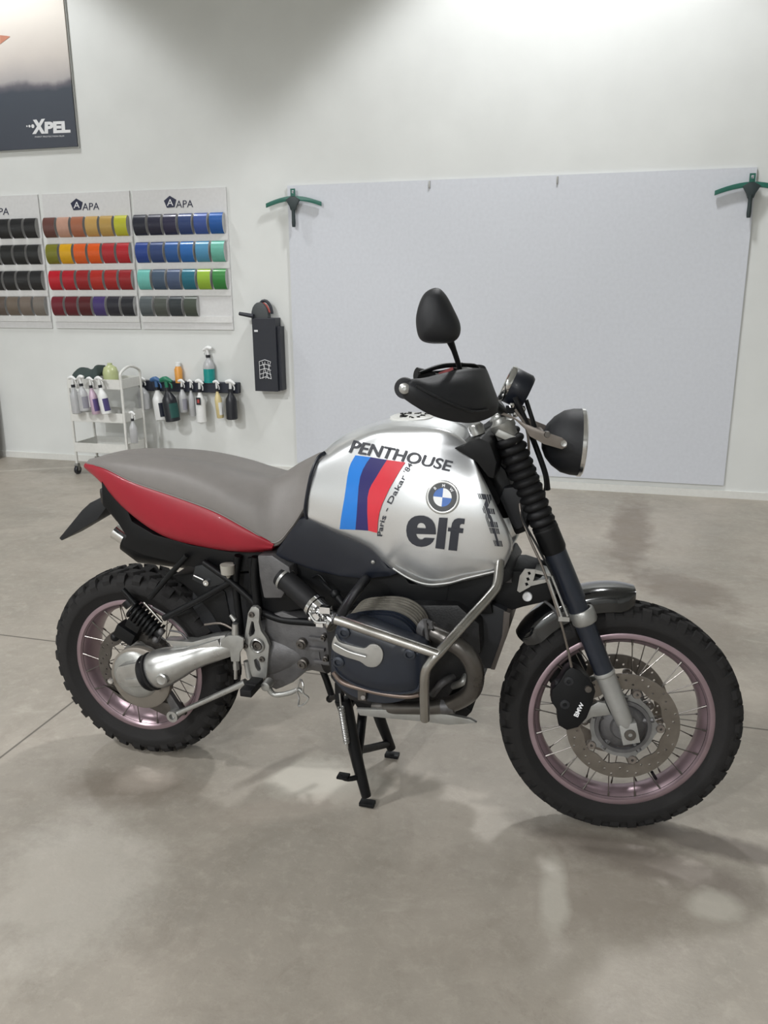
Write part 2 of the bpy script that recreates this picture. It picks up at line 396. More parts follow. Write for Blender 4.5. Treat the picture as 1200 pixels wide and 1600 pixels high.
# ------------------------------------------------------------------ the motorcycle
moto = empty('motorcycle', BO, 'silver, red and grey boxer adventure motorcycle with knobbly tyres on its centre stand', 'motorcycle', rz=TH)
def wheel(c, R, hw, rim_r, rim_hw, hub_r, hub_hw, mtx, seg, knob):
    """spoked wheel around c, axle along y; returns the rim object"""
    c = Vector(c); Y = Vector((0, 1, 0))
    f = rim_r
    prof = [(-rim_hw, f), (-rim_hw-.002, f-.004), (-rim_hw-.001, f-.014), (-rim_hw+.006, f-.019), (-rim_hw+.011, f-.026), (-rim_hw*.35, f-.034), (rim_hw*.35, f-.034),
            (rim_hw-.011, f-.026), (rim_hw-.006, f-.019), (rim_hw+.001, f-.014), (rim_hw+.002, f-.004), (rim_hw, f), (rim_hw-.004, f-.008), (rim_hw-.014, f-.014), (rim_hw*.3, f-.026), (-rim_hw*.3, f-.026), (-rim_hw+.014, f-.014), (-rim_hw+.004, f-.008)]
    rim = M().lathe(c, Y, prof, 96, closed=True).build('wheel_rim', rim_m, moto, mtx=mtx)
    # tyre carcass
    t = M(); T = R-knob
    half = [(-rim_hw+.004, f-.012), (-rim_hw-.001, f+.002), (-hw*.93, f+.4*(T-f)*.7), (-hw, f+.42*(T-f)), (-hw*.96, f+.68*(T-f)), (-hw*.8, f+.88*(T-f)), (-hw*.45, f+.985*(T-f)), (0, T)]
    hp = crv([Vector((a, b, 0)) for a, b in half], 4)
    prof = [(p.x, p.y) for p in hp]+[(-p.x, p.y) for p in hp[::-1][1:]]
    inner = [(rim_hw-.006, f-.02), (-rim_hw+.006, f-.02)]
    t.lathe(c, Y, prof+inner, 120, closed=True)
    # tread blocks
    def radial(y):       # carcass radius at lateral y, with slope
        for i in range(len(hp)-1, 0, -1):
            a, b = hp[i-1], hp[i]
            if a.x <= -abs(y) <= b.x:
                u = (-abs(y)-a.x)/(b.x-a.x+1e-9); return a.y+(b.y-a.y)*u
        return hp[-1].y
    def block(a, y0, y1, da, h, skew=0.):
        vs = []
        for k, hh in ((1.0, -.004), (.86, h)):
            for yy in (y0, (y0+y1)/2, y1):
                for s in (-1, 1):
                    ym = (y0+y1)/2; y = ym+(yy-ym)*(1 if hh < 0 else .93)
                    rr = radial(y)+hh; aa = a+s*da/2*k+skew*(yy-ym)
                    vs.append(c+Vector((cos(aa)*rr, y, sin(aa)*rr)))
        fs = []
        for j in (0, 2):
            fs += [(j, j+1, j+3, j+2), (6+j, 6+j+2, 6+j+3, 6+j+1), (j, j+2, j+8, j+6), (j+1, j+7, j+9, j+3)]
        fs += [(0, 6, 7, 1), (4, 5, 11, 10)]
        t.add(vs, fs)
    for i in range(seg):
        a = 2*pi*i/seg; st = 2*pi/seg
        o = .5*st if i % 2 else 0
        for s in (-1, 1):
            sh = a+(st*.5 if s > 0 else 0)
            block(sh, s*hw*.66, s*hw*(.985 if i % 2 else .94), st*.56, knob*(1.0 if i % 2 else .85))
            block(sh+st*.5, s*hw*.24, s*hw*.6, st*.66, knob*.95, s*3.0)
        block(a, -hw*.2, hw*.2, st*.58, knob)
    t.build('tire', rubber, rim, mtx=mtx, smooth=28)
    # hub
    h = M().lathe(c, Y, [(-hub_hw, .001), (-hub_hw, hub_r*.45), (-hub_hw*.9, hub_r*.5), (-hub_hw*.8, hub_r), (-hub_hw*.62, hub_r), (-hub_hw*.5, hub_r*.55), (hub_hw*.5, hub_r*.55), (hub_hw*.62, hub_r), (hub_hw*.8, hub_r), (hub_hw, hub_r*.5), (hub_hw, .001)], 36)
    h.build('hub', hub_m, rim, mtx=mtx)
    n = 40
    for i in range(n):
        s = -1 if i % 2 else 1; a = 2*pi*(i+.5*(i % 2))/n; tw = (.5 if (i//2) % 2 else -.5)
        p = c+Vector((cos(a+tw)*hub_r*.95, s*hub_hw*.7, sin(a+tw)*hub_r*.95))
        q = c+Vector((cos(a)*(f-.02), s*(rim_hw-.005), sin(a)*(f-.02)))
        m = M(); m.tube([p, q], .0016, 6); m.tube([q+(p-q).normalized()*.014, q], .0028, 6)
        m.build('spoke', spoke_m, rim, mtx=mtx)
    return rim
def rotor(c, yy, R, r, th, nb, mtx, parent, m_=None, holes=True):
    o = Vector(c)+Vector((0, yy, 0)); lp = lambda rad, n, amp=0, k=5, ph=0: [o+Vector((cos(a)*(rad+amp*cos(k*a+ph)), 0, sin(a)*(rad+amp*cos(k*a+ph)))) for a in [2*pi*i/n for i in range(n)]]
    hs = []
    if holes:
        for k in range(40):
            a = 2*pi*k/40; rad = [r+.012, (r+R)/2+.002, R-.009][k % 3] if R-r > .03 else [r+.01, R-.009][k % 2]
            cc = o+Vector((cos(a)*rad, 0, sin(a)*rad))
            hs.append([cc+Vector((cos(b)*.0035, 0, sin(b)*.0035)) for b in [2*pi*j/6 for j in range(6)]])
    m = M().prism(lp(R, 90), (0, th, 0), [lp(r, 60, .004, 10)]+hs)
    return m.build('brake_disc', m_ or disc_m, parent, mtx=mtx, smooth=30)

# --- rear wheel
RC = (0, 0, RR)
rear = wheel(RC, RR, .074, .230, .058, .075, .05, None, 34, .0145)
rd = rotor(RC, -.072, .138, .098, .005, 5, None, rear, disc_dk)
# --- front wheel (turned with the fork)
FC = (WB, 0, RF)
front = wheel(FC, RF, .056, .2555, .041, .052, .05, MS, 40, .0135)
for yy in (-.078, .073):
    d = rotor(FC, yy, .153, .112, .0048, 5, MS, front)
    # carrier ring with five arms and bobbins
    m = M(); o = Vector(FC)+Vector((0, yy, 0)); Rr_ = lambda rad, n=60: [o+Vector((cos(2*pi*i/n)*rad, 0, sin(2*pi*i/n)*rad)) for i in range(n)]
    m.prism([o+Vector((cos(a)*(.088+.012*max(0, cos(5*a))**3), -.001, sin(a)*(.088+.012*max(0, cos(5*a))**3))) for a in [2*pi*i/80 for i in range(80)]], (0, .007, 0), [Rr_(.072)])
    m.build('disc_carrier', hub_m, front, mtx=MS)
    for k in range(5):
        a = 2*pi*k/5; b = o+Vector((cos(a)*.101, 0, sin(a)*.101)); bb = M()
        bb.lathe(b+Vector((0, -.006, 0)), (0, 1, 0), [(0, .004), (0, .011), (.003, .0125), (.016, .0125), (.016, .004)], 18, closed=True); bb.build('bobbin', brown_st, front, mtx=MS)
m = M()
for k in range(5):       # wheel carrier star on the near side
    a = 2*pi*k/5+.3; e = Vector((cos(a), 0, sin(a)))
    m.tube([Vector(FC)+Vector((0, -.055, 0))+e*.02, Vector(FC)+Vector((0, -.078, 0))+e*.085], [.011, .008], 8)
m.lathe(Vector(FC)+Vector((0, -.092, 0)), (0, 1, 0), [(0, .0), (0, .030), (.010, .036), (.016, .058), (.022, .064), (.05, .064), (.05, 0)], 40)
m.lathe(Vector(FC)+Vector((0, -.084, 0)), (0, 1, 0), [(0, .066), (0, .076), (.012, .078), (.012, .064)], 40, closed=True)
m.build('hub_star', alu_d, front, mtx=MS)
vp = F(1046, 1196, 0); M().cyl(Vector(FC)+Vector((.115, -.01, -.185)), Vector(FC)+Vector((.098, -.03, -.155)), .0045, 10).build('valve_stem', black, front, mtx=MS)

# --- fork
fork = None
for s in (-1, 1):
    y = s*.103
    def P_(px, py): p = F(px, py, -.103); return Vector((p.x, y, p.z))
    top, end = P_(789, 672), P_(979, 1135); ax = (end-top).normalized(); L_ = (end-top).length
    def at(t): return top+ax*(L_*t)
    tube_ = M().tube([at(.33), at(.805)], [.0265, .0265], 28)
    tube_.tube([at(.335), at(.56)], [.030, .030], 28)
    leg = tube_.build('fork_leg', navy, moto, mtx=MS)
    # bellows gaiter
    prof = []; nb = 12; a0, a1 = .022, .335
    for i in range(nb):
        h0 = L_*(a0+(a1-a0)*i/nb); dh = L_*(a1-a0)/nb; rr = .040-.006*i/nb
        prof += [(h0, rr-.009), (h0+dh*.25, rr-.002), (h0+dh*.5, rr), (h0+dh*.75, rr-.002)]
    prof.append((L_*a1, .033))
    M().lathe(top, ax, prof, 36).build('fork_gaiter', rubber_s, leg, mtx=MS, smooth=60)
    M().lathe(at(.31), ax, [(0, .030), (0, .0335), (.07*L_/.9, .0335), (.08, .029)], 32).build('gaiter_collar', black, leg, mtx=MS)
    M().lathe(top, -ax, [(-.018, .028), (0, .028), (.006, .032), (.02, .032), (.026, .024), (.034, .02), (.036, 0)], 28).build('fork_cap', alu, leg, mtx=MS)
    c0 = P_(907, 952); M().lathe(c0, ax, [(0, .0265), (0, .0315), (.004, .034), (.034, .034), (.04, .030), (.04, .0265)], 36, closed=True).build('fork_clamp', alu, leg, mtx=MS)
    sl = M(); s0 = P_(944, 1050); s1 = P_(981, 1140)
    sl.tube([s0-ax*.004, s0+ax*.006, s0+ax*.008, s0+(s1-s0)*.5, s1-ax*.03, s1-ax*.012], [.0285, .0285, .0265, .0255, .024, .02], 28)
    sl.box(s1+Vector((.002, s*.002, -.004)), (.046, .036, .058), Matrix.Rotation(radians(-14), 3, 'Y'))
    slo = sl.build('fork_slider', fork_silver, leg, mtx=MS, bevel=.003)
    M().lathe(s1+Vector((.003, s*.021, -.006)), (0, s, 0), [(-.002, .006), (.003, .006), (.003, .015), (-.002, .016)], 24, closed=True).build('axle_end', disc_dk, leg, mtx=MS)
    # caliper bracket arm and caliper
    br = M(); q = [P_(947, 1100), P_(955, 1118), P_(925, 1122), P_(912, 1132), P_(905, 1118), P_(918, 1108), P_(935, 1098)]
    br.prism([v+Vector((0, s*-.004, 0)) for v in q], (0, s*-.014, 0)); br.build('caliper_bracket', alu, leg, mtx=MS, bevel=.002)
    cal = M(); cq = [(884, 1046), (893, 1040), (906, 1046), (921, 1060), (930, 1078), (925, 1098), (916, 1120), (903, 1134), (885, 1139), (872, 1131), (870, 1108), (861, 1094), (862, 1076), (873, 1064)]
    lp = [P_(*p) for p in cq]
    cal.prism([Vector((v.x, s*.062, v.z)) for v in lp], (0, s*.052, 0))
    co = cal.build('brake_caliper', black, leg, mtx=MS, bevel=.005)
    if s < 0:
        vs, fs, asp = text2d('BMW', .03); mp = quadmap((903, 1121), (913, 1100), (907, 1097), (896, 1118))
        tm = M(); tm.add([F(*mp(u, v), -.1155) for u, v in vs], fs); tm.build('caliper_lettering', whitec, co, mtx=MS, smooth=0, recalc=False)
    for q_ in ((888, 1062), (882, 1098)):
        c_ = P_(*q_); M().lathe(Vector((c_.x, s*.113, c_.z)), (0, s, 0), [(0, .014), (.003, .013), (.004, .006), (.0, .005)], 14).build('caliper_plug', black_pl, co, mtx=MS)
    cr_ = P_(876, 1050); M().tube([P_(871, 1062)+Vector((0, -s*.0, 0)), P_(872, 1085), P_(866, 1100)], .008, 8, smooth=4).build('caliper_edge', black_pl, co, mtx=MS)
    # stanchion studs
    M().cyl(P_(918, 1073)+Vector((0, -.022*-s*-1, 0)), P_(918, 1073)+Vector((0, s*.02, 0)), .009, 16).build('caliper_bolt', disc_dk, leg, mtx=MS)
# fork bridge, headstock
for q_, dd, mm in (((790, 675), (.06, .27, .02), alu), ((838, 808), (.05, .2, .025), black)):
    M().box(F(*q_, 0), dd, Matrix.Rotation(radians(22), 3, 'Y')).build('fork_bridge', mm, moto, mtx=MS, bevel=.005)
m = M(); m.tube([B(748, 672, 0), B(808, 800, 0)], [.035, .045], 24); m.box(B(775, 730, 0), (.10, .13, .17), Matrix.Rotation(radians(20), 3, 'Y')); m.build('headstock', black, moto, bevel=.01)
for yy in (-.11, -.04, .04, .11):
    M().lathe(F(800, 652, yy)-Vector((.03, 0, .01)) if abs(yy) < .1 else F(745, 673, yy), (-.35, 0, 1), [(-.01, .02), (.012, .02), (.018, .016), (.02, 0)], 20).build('bridge_bolt', alu_b, moto, mtx=MS)

# --- front fender
G = []
for i in range(17):
    a = radians(142-55*i/16)        # angle round the wheel
    R_ = .372+.012*sin(pi*i/16)
    row = []
    for y, dr in ((.067, -.054), (.064, -.018), (.047, 0), (0, .008), (-.047, 0), (-.064, -.018), (-.067, -.054)):
        k = 1-.75*max(0, (abs(i-8)-5.5)/2.5)**2*.5
        row.append(Vector((WB+cos(a)*(R_+dr*k), y*k, RF+sin(a)*(R_+dr*k))))
    G.append(crv(row, 4))
m = M(); shell(m, G, (0, 0, .004)); m.build('front_fender', black_gl, moto, mtx=MS, smooth=50)

# --- brake lines and steel brackets at the fork
def hose(name, pts, r, mt, steered=True, parent=None, smooth=8):
    fn = F if steered else B
    return M().tube([fn(*p) for p in pts], r, 10, smooth=smooth).build(name, mt, parent or moto, mtx=MS if steered else None)
hose('brake_hose', [(805, 640, -.10), (822, 668, -.12), (826, 705, -.10), (818, 735, -.07), (812, 790, -.11), (825, 835, -.13), (845, 880, -.14), (858, 915, -.145), (872, 958, -.145), (885, 1005, -.13), (893, 1042, -.11)], .0035, brown_st)
hose('speed_cable', [(828, 640, -.05), (838, 700, -.06), (850, 742, -.06), (848, 772, -.08), (815, 800, -.12), (842, 858, -.145), (866, 905, -.145), (880, 950, -.14)], .003, rubber_s)
hose('wiring_loom', [(805, 620, -.03), (822, 660, -.03), (838, 700, -.03), (852, 740, -.03), (856, 765, -.02)], .0075, rubber_s)
m = M(); m.tube([F(862, 900, -.15), F(887, 963, -.15)], .003, 8); m.tube([F(857, 905, -.148), F(879, 968, -.148)], .003, 8); m.box(F(881, 967, -.149), (.028, .008, .012)); m.build('hose_bracket', alu_b, moto, mtx=MS)
hose('fender_stay', [(845, 935, -.06), (862, 948, -.09), (872, 962, -.12)], .004, alu_d)

# --- headlight
hc = F(868, 688, 0); ax = Vector((1, 0, -.03)).normalized()
m = M(); m.lathe(F(846, 688, 0), ax, [(0, .001), (.002, .022), (.012, .045), (.03, .066), (.055, .083), (.08, .089), (.1, .09), (.102, .086)], 48)
hl = m.build('headlight', black_pl, moto, mtx=MS, smooth=60)
fx = F(846, 688, 0)+ax*.102
M().lathe(fx, ax, [(-.004, .086), (-.003, .0925), (.006, .0925), (.010, .086)], 48, closed=True).build('headlight_rim', chrome, hl, mtx=MS)
M().lathe(fx, ax, [(.002, .086), (.008, .06), (.011, .03), (.012, 0)], 40).build('headlight_lens', lens_m, hl, mtx=MS)
# bracket strip
q = [(778, 641, -.115), (800, 650, -.13), (820, 662, -.135), (850, 674, -.135), (878, 684, -.135), (886, 690, -.135), (886, 698, -.135), (878, 702, -.135), (850, 694, -.135), (828, 682, -.135), (822, 672, -.135), (805, 656, -.132), (780, 647, -.117)]
m = M(); m.prism([F(*p) for p in q], (0, .006, 0)); lb = m.build('headlight_bracket', brown_st, moto, mtx=MS, bevel=.001)
m = M(); m.lathe(F(855, 679, -.137), (0, 1, 0), [(-.006, 0), (-.006, .007), (.004, .009), (.04, .006)], 12); m.build('bracket_bolt', disc_dk, lb, mtx=MS)
M().lathe(F(881, 693, -.1365), (0, 1, 0), [(-.001, 0), (-.002, .0075), (.001, .008)], 16).build('bracket_eyelet', alu_b, lb, mtx=MS)
m = M(); q = [Vector((p.x, -p.y, p.z)) for p in [F(*p) for p in [(820, 660, -.135), (880, 684, -.135), (886, 695, -.135), (878, 702, -.135), (828, 682, -.135)]]]; m.prism(q, (0, -.006, 0)); m.tube([F(855, 685, -.135), F(855, 685, -.135)+Vector((0, .27, 0))], .006, 10); m.build('headlight_bracket', brown_st, moto, mtx=MS)
# --- speedometer
fc_ = F(801, 603, 0.01); ax = Vector((.88, 0, -.40)).normalized()
m = M(); m.lathe(fc_-ax*.012, ax, [(0, .046), (.004, .049), (.05, .048), (.058, .042), (.06, 0)], 40); sp = m.build('speedometer', navy_dark, moto, mtx=MS)
M().lathe(fc_-ax*.02, ax, [(0, .044), (-.002, .050), (.008, .0515), (.013, .049), (.012, .044)], 40, closed=True).build('speedometer_bezel', chrome, sp, mtx=MS)
M().lathe(fc_-ax*.014, ax, [(0, 0), (0, .045)], 32).build('speedometer_dial', black_gl, sp, mtx=MS)
m = M(); m.tube([F(822, 625, 0), F(836, 668, 0)], .006, 10); m.box(F(805, 640, 0), (.05, .03, .02)); m.build('speedometer_bracket', black, sp, mtx=MS)
for dx, dz in ((-.01, 0), (.02, -.012), (0, -.025)):
    M().ball(F(806, 633, -.03)+Vector((dx, dx, dz)), .008, 8).build('warning_lamp', chrome, sp, mtx=MS)

# --- handlebar, guards, mirror
for s in (-1, 1):
    def H(px, py, y): p = F(px, py, y); return Vector((p.x, p.y*-s, p.z)) if s > 0 else p
    if s < 0:
        pts = [F(788, 652, -.03), F(782, 640, -.12), F(740, 612, -.24), F(690, 606, -.32), F(636, 608, -.415)]
        pts[0].y = 0
    else:
        pts = [Vector((p.x, -p.y, p.z)) for p in pts]
    bar = M().tube(pts, .011, 14, smooth=6).build('handlebar', black, moto, mtx=MS)
    g = M().tube([pts[3].lerp(pts[2], .3), pts[4]], .0175, 16); g.lathe(pts[4], (pts[4]-pts[3]), [(-.012, .0175), (-.012, .021), (-.006, .021), (-.006, .0175)], 16); g.build('grip', rubber_s, bar, mtx=MS)
    # hand guard
    cols = [
     [(627, 594, -.43), (628, 602, -.437), (628, 612, -.437), (631, 623, -.43)],
     [(644, 592, -.425), (645, 603, -.445), (645, 617, -.445), (647, 634, -.43)],
     [(664, 590, -.40), (668, 604, -.43), (669, 625, -.435), (672, 648, -.415)],
     [(692, 583, -.37), (697, 602, -.405), (699, 632, -.41), (704, 658, -.385)],
     [(722, 577, -.335), (728, 600, -.37), (731, 635, -.375), (735, 661, -.345)],
     [(745, 575, -.30), (752, 600, -.325), (757, 632, -.33), (757, 656, -.30)],
     [(758, 577, -.265), (766, 602, -.275), (774, 628, -.275), (774, 647, -.255)],
     [(762, 583, -.21), (770, 605, -.21), (778, 628, -.21), (776, 643, -.20)]]
    C_ = [[F(*p) for p in c] for c in cols]
    G = patch(C_, 5, 5)
    if s > 0: G = [[Vector((p.x, -p.y, p.z)) for p in c] for c in G]
    m = M(); shell(m, G, (.002, -s*.006, 0)); hg = m.build('hand_guard', black_pl, bar, mtx=MS, smooth=60)
    rib = [F(*p) for p in [(650, 603, -.4455), (680, 619, -.434), (710, 633, -.408), (740, 643, -.370), (762, 640, -.316)]]
    if s > 0: rib = [Vector((p.x, -p.y, p.z)) for p in rib]
    M().tube(rib, .003, 8, smooth=5).build('guard_rib', black_pl, hg, mtx=MS)
    p = F(632, 607, -.44); p.y *= -s
    m = M(); m.lathe(p, (0, s, 0), [(-.02, .010), (.002, .012), (.004, .012), (.006, .009), (.007, .004), (.004, .004), (.004, 0)], 20); m.build('bar_end_bolt', alu_b, bar, mtx=MS)
    M().lathe(p+Vector((0, -s*.008, 0)), (0, s, 0), [(-.03, 0), (-.03, .020), (-.006, .024), (0, .022), (0, 0)], 28).build('guard_end', black_pl, hg, mtx=MS)
    if s < 0:
        # brake reservoir / lever region behind the guard
        m = M(); m.box(F(725, 592, -.26), (.06, .035, .02), Matrix.Rotation(.3, 3, 'Y')); m.tube([F(722, 570, -.27), F(690, 572, -.30), F(655, 583, -.35)], [.006, .006, .004], 10, smooth=5); m.tube([F(722, 570, -.27), F(745, 573, -.24), F(752, 590, -.2)], .005, 8, smooth=4); m.build('brake_lever', black, bar, mtx=MS)
        m = M(); m.tube([F(650, 584, -.33), F(676, 590, -.31)], .015, 16); m.build('lever_housing', rubber_s, bar, mtx=MS)
        m = M(); m.box(F(697, 580, -.285), (.035, .012, .007), Matrix.Rotation(-.4, 3, 'Y')); m.build('red_switch', mat('switch_red', (150, 60, 62), .5), bar, mtx=MS)
        m = M(); m.box(F(724, 575, -.23), (.05, .03, .006), Matrix.Rotation(.15, 3, 'Y')); m.build('reservoir_cap', alu_b, bar, mtx=MS)
    # mirror
    st_ = [F(720, 592, -.30), F(717, 572, -.31), F(709, 547, -.33), F(701, 528, -.35)]
    out = [(684, 450), (697, 461), (709, 483), (719, 506), (718, 524), (708, 534), (690, 537), (668, 536), (656, 529), (651, 512), (651, 492), (658, 468), (668, 455)]
    cen = F(683, 500, -.38); rings = []
    lp = crv([F(px, py, -.36) for px, py in out], 4, closed=True)
    n_ = len(lp); m = M(); vs = []; fs = []
    for kk, (sc_, dy) in enumerate(((.93, .006), (1.0, 0), (1.0, -.006), (.93, -.02), (.75, -.034), (.45, -.043), (.12, -.046))):
        c2 = cen.copy(); c2.y = -.36
        for p in lp: q_ = c2+(p-c2)*sc_; q_.y = -.36+dy+.10*(q_.x-c2.x); vs.append(q_)
    for a in range(6):
        for k in range(n_): fs.append((a*n_+k, a*n_+(k+1) % n_, (a+1)*n_+(k+1) % n_, (a+1)*n_+k))
    fs.append(tuple(range(n_))); fs.append(tuple(range(6*n_, 7*n_)))
    if s > 0:
        continue      # no mirror shows on the far side
    m.add(vs, fs); mi = m.build('mirror', black_pl, bar, mtx=MS, smooth=60)
    M().tube(st_, [.007, .006, .0065, .010], 12, smooth=5).build('mirror_stem', black, mi, mtx=MS)
    m = M(); m.add([v+Vector((0, .0008, 0)) for v in vs[:n_]], [tuple(range(n_))]); m.build('mirror_glass', chrome, mi, mtx=MS, smooth=0)
# --- fuel tank
def nodes(c): return [B(*p) if abs(p[0]) > 10 else Vector(p) for p in c]
tank_net = [
 [(.645, 0, 1.058), (.652, -.07, 1.055), (504, 712, -.105), (491, 730, -.13), (484, 765, -.15), (481, 795, -.152), (482, 811, -.145), (488, 818, -.08)],
 [(.70, 0, 1.102), (.708, -.075, 1.098), (539, 695, -.122), (531, 716, -.143), (527, 760, -.166), (524, 803, -.174), (522, 829, -.160), (527, 834, -.09)],
 [(.785, 0, 1.142), (.79, -.08, 1.136), (589, 676, -.135), (583, 702, -.152), (579, 755, -.182), (575, 808, -.193), (575, 852, -.165), (580, 856, -.10)],
 [(.88, 0, 1.168), (.88, -.09, 1.160), (641, 672, -.14), (634, 697, -.158), (628, 752, -.195), (620, 815, -.210), (613, 885, -.178), (618, 887, -.10)],
 [(.97, 0, 1.168), (.97, -.095, 1.158), (693, 672, -.142), (688, 698, -.163), (682, 752, -.201), (672, 820, -.218), (668, 911, -.184), (675, 911, -.11)],
 [(1.045, 0, 1.148), (1.045, -.10, 1.135), (724, 686, -.135), (730, 712, -.160), (733, 763, -.197), (729, 828, -.213), (728, 902, -.180), (733, 901, -.11)],
 [(1.075, 0, 1.11), (1.085, -.095, 1.09), (737, 706, -.140), (743, 724, -.165), (763, 772, -.186), (782, 836, -.193), (778, 890, -.165), (781, 888, -.10)],
 [(1.07, 0, 1.06), (1.08, -.08, 1.05), (740, 716, -.118), (748, 733, -.132), (772, 782, -.140), (801, 846, -.142), (793, 877, -.134), (789, 880, -.08)],
 [(1.03, 0, 1.02), (1.04, -.05, 1.01), (735, 722, -.085), (742, 738, -.085), (762, 785, -.085), (788, 846, -.085), (783, 872, -.09), (780, 874, -.06)]]
G = patch([nodes(c) for c in tank_net], 8, 6)
m = M(); mirrored(m, G); tank = m.build('fuel_tank', tank_paint, moto, smooth=70)
tb = BVHTree.FromPolygons([tuple(v.co) for v in tank.data.vertices], [tuple(p.vertices) for p in tank.data.polygons])
def decal(name, shapes, mt, parent=tank, bvh=tb, lift=.0009, maxe=.012, fallback=-.2):
    """flat pieces in side view laid on the surface"""
    bm = bmesh.new()
    for vs, fs in shapes:
        vv = [bm.verts.new((x*.0016, y*.0016, 0)) for x, y in vs]
        for f in fs:
            try: bm.faces.new([vv[i] for i in f])
            except ValueError: pass
    bmesh.ops.triangulate(bm, faces=bm.faces)
    for _ in range(5):
        es = [e for e in bm.edges if e.calc_length() > maxe]
        if not es: break
        bmesh.ops.subdivide_edges(bm, edges=es, cuts=1, use_grid_fill=False)
        bmesh.ops.triangulate(bm, faces=bm.faces)
    for v in bm.verts:
        px, py = v.co.x/.0016, v.co.y/.0016
        d = (MB3 @ wray(px, py)).normalized(); hit = bvh.ray_cast(CB, d)
        if hit[0] is None: v.co = B(px, py, fallback)
        else: v.co = hit[0]-d*lift*1.5+hit[1]*(lift if hit[1].dot(d) < 0 else -lift)
    me = bpy.data.meshes.new(name); bm.to_mesh(me); bm.free(); me.materials.append(mt); me.shade_smooth()
    o = bpy.data.objects.new(name, me); COL.objects.link(o); o.parent = parent; return o
Z6 = lambda pts: [(x/3.3333+470, y/3.3333+640) for x, y in pts]
Z7 = lambda pts: [(x/5.4545+600, y/5.4545+730) for x, y in pts]
bl = [(285, 238), (365, 248), (345, 275), (325, 310), (310, 350), (302, 400), (298, 450), (292, 540), (285, 625), (203, 622), (208, 580), (214, 540), (228, 460), (243, 350), (252, 305), (262, 278)]
nv = [(365, 248), (450, 262), (425, 300), (398, 345), (370, 390), (356, 420), (348, 460), (347, 540), (352, 630), (285, 625), (292, 540), (298, 450), (302, 400), (310, 350), (325, 310), (345, 275)]
rd_ = [(450, 262), (545, 275), (520, 312), (490, 362), (460, 415), (425, 490), (410, 535), (402, 585), (398, 642), (352, 630), (347, 540), (348, 460), (356, 420), (370, 390), (398, 345), (425, 300)]
decal('light_blue_stripe', [poly2d(Z6(bl))], bluec); decal('dark_blue_stripe', [poly2d(Z6(nv))], navyc); decal('red_stripe', [poly2d(Z6(rd_))], redc)
def warp_text(body, mp, bold=0.): vs, fs, a = text2d(body, bold); return [mp(u, v) for u, v in vs], fs
def bow(mp, k): return lambda u, v: (lambda p: (p[0], p[1]-k*4*u*(1-u)))(mp(u, v))
decal('tank_lettering', [warp_text('PENTHOUSE', bow(quadmap((544.5, 707), (702, 737), (708.5, 721), (553, 688)), 1.5), .02)], inkc, maxe=.006, lift=.0014)
path = [Vector((x/3.3333+470, y/3.3333+640, 0)) for x, y in [(424, 660), (428, 620), (438, 580), (455, 530), (476, 485), (500, 440), (525, 395), (548, 352), (566, 318), (584, 288)]]
path = crv(path, 6)
def onpath(u, v, h=8.2):
    x = u*(len(path)-1); i = min(int(x), len(path)-2); t = x-i; p = path[i].lerp(path[i+1], t); d = (path[min(i+2, len(path)-1)]-path[max(i-1, 0)]).normalized()
    return (p.x+d.y*v*h, p.y-d.x*v*h)
decal('race_lettering', [warp_text("Paris - Dakar '84", onpath, .01)], inkc, maxe=.006)
e_ = [(442, 573), (272, 568), (278, 590), (290, 608), (308, 617), (325, 616), (345, 602), (432, 606), (418, 635), (395, 657), (360, 673), (320, 679), (278, 672), (240, 652), (212, 622), (196, 585), (190, 540), (194, 500), (208, 462), (232, 435), (262, 418), (300, 412), (340, 414), (378, 428), (408, 450), (430, 485), (440, 525)]
eh = [(279, 517), (285, 495), (298, 480), (316, 474), (334, 478), (348, 490), (355, 506), (356, 522)]
l_ = [(470, 430), (543, 433), (515, 700), (437, 690)]
f_ = [(548, 705), (567, 548), (543, 546), (547, 514), (572, 516), (580, 475), (600, 446), (630, 435), (690, 439), (684, 486), (662, 483), (649, 492), (645, 521), (678, 523), (673, 563), (640, 560), (622, 713)]
decal('sponsor_lettering', [poly2d(Z7(e_), [Z7(eh)]), poly2d(Z7(l_)), poly2d(Z7(f_))], inkc)
hq = quadmap(*[Z7([p])[0] for p in ((1012, 676), (905, 235), (795, 222), (945, 672))])
decal('front_lettering', [warp_text('HPN', hq, .06)], inkc, maxe=.006)
decal('lettering_slits', [([hq(-.01, v), hq(1.01, v), hq(1.01, v+.035), hq(-.01, v+.035)], [(0, 1, 2, 3)]) for v in (.16, .32, .74, .88)], tank_paint, maxe=.006, lift=.0016)
# roundel
d = (MB3 @ wray(691.7, 777)).normalized(); hp_, hn, _, _ = tb.ray_cast(CB, d)
if hn.dot(d) > 0: hn = -hn
ro = M().lathe(hp_, hn, [(0, 0), (.0, .0435), (.002, .0435), (.0035, .041), (.0035, .037), (.003, .036), (.003, 0)], 56).build('roundel', alu_b, tank)
up = (Vector((.05, 0, 1))-hn*hn.dot(Vector((.05, 0, 1)))).normalized(); rt = up.cross(hn).normalized()
def disc_part(name, r0, r1, a0, a1, mt, h, n=24):
    vs = []; fs = []
    for i in range(n+1):
        a = a0+(a1-a0)*i/n; e = rt*cos(a)+up*sin(a); vs += [hp_+hn*h+e*r0, hp_+hn*h+e*r1]
    for i in range(n): fs.append((2*i, 2*i+1, 2*i+3, 2*i+2))
    me = M(); me.add(vs, fs); return me.build(name, mt, ro, smooth=0)
disc_part('roundel_ring', .0235, .0365, 0, 2*pi, mat('roundel_black', (28, 30, 38), .25, coat=.6), .0038, 48)
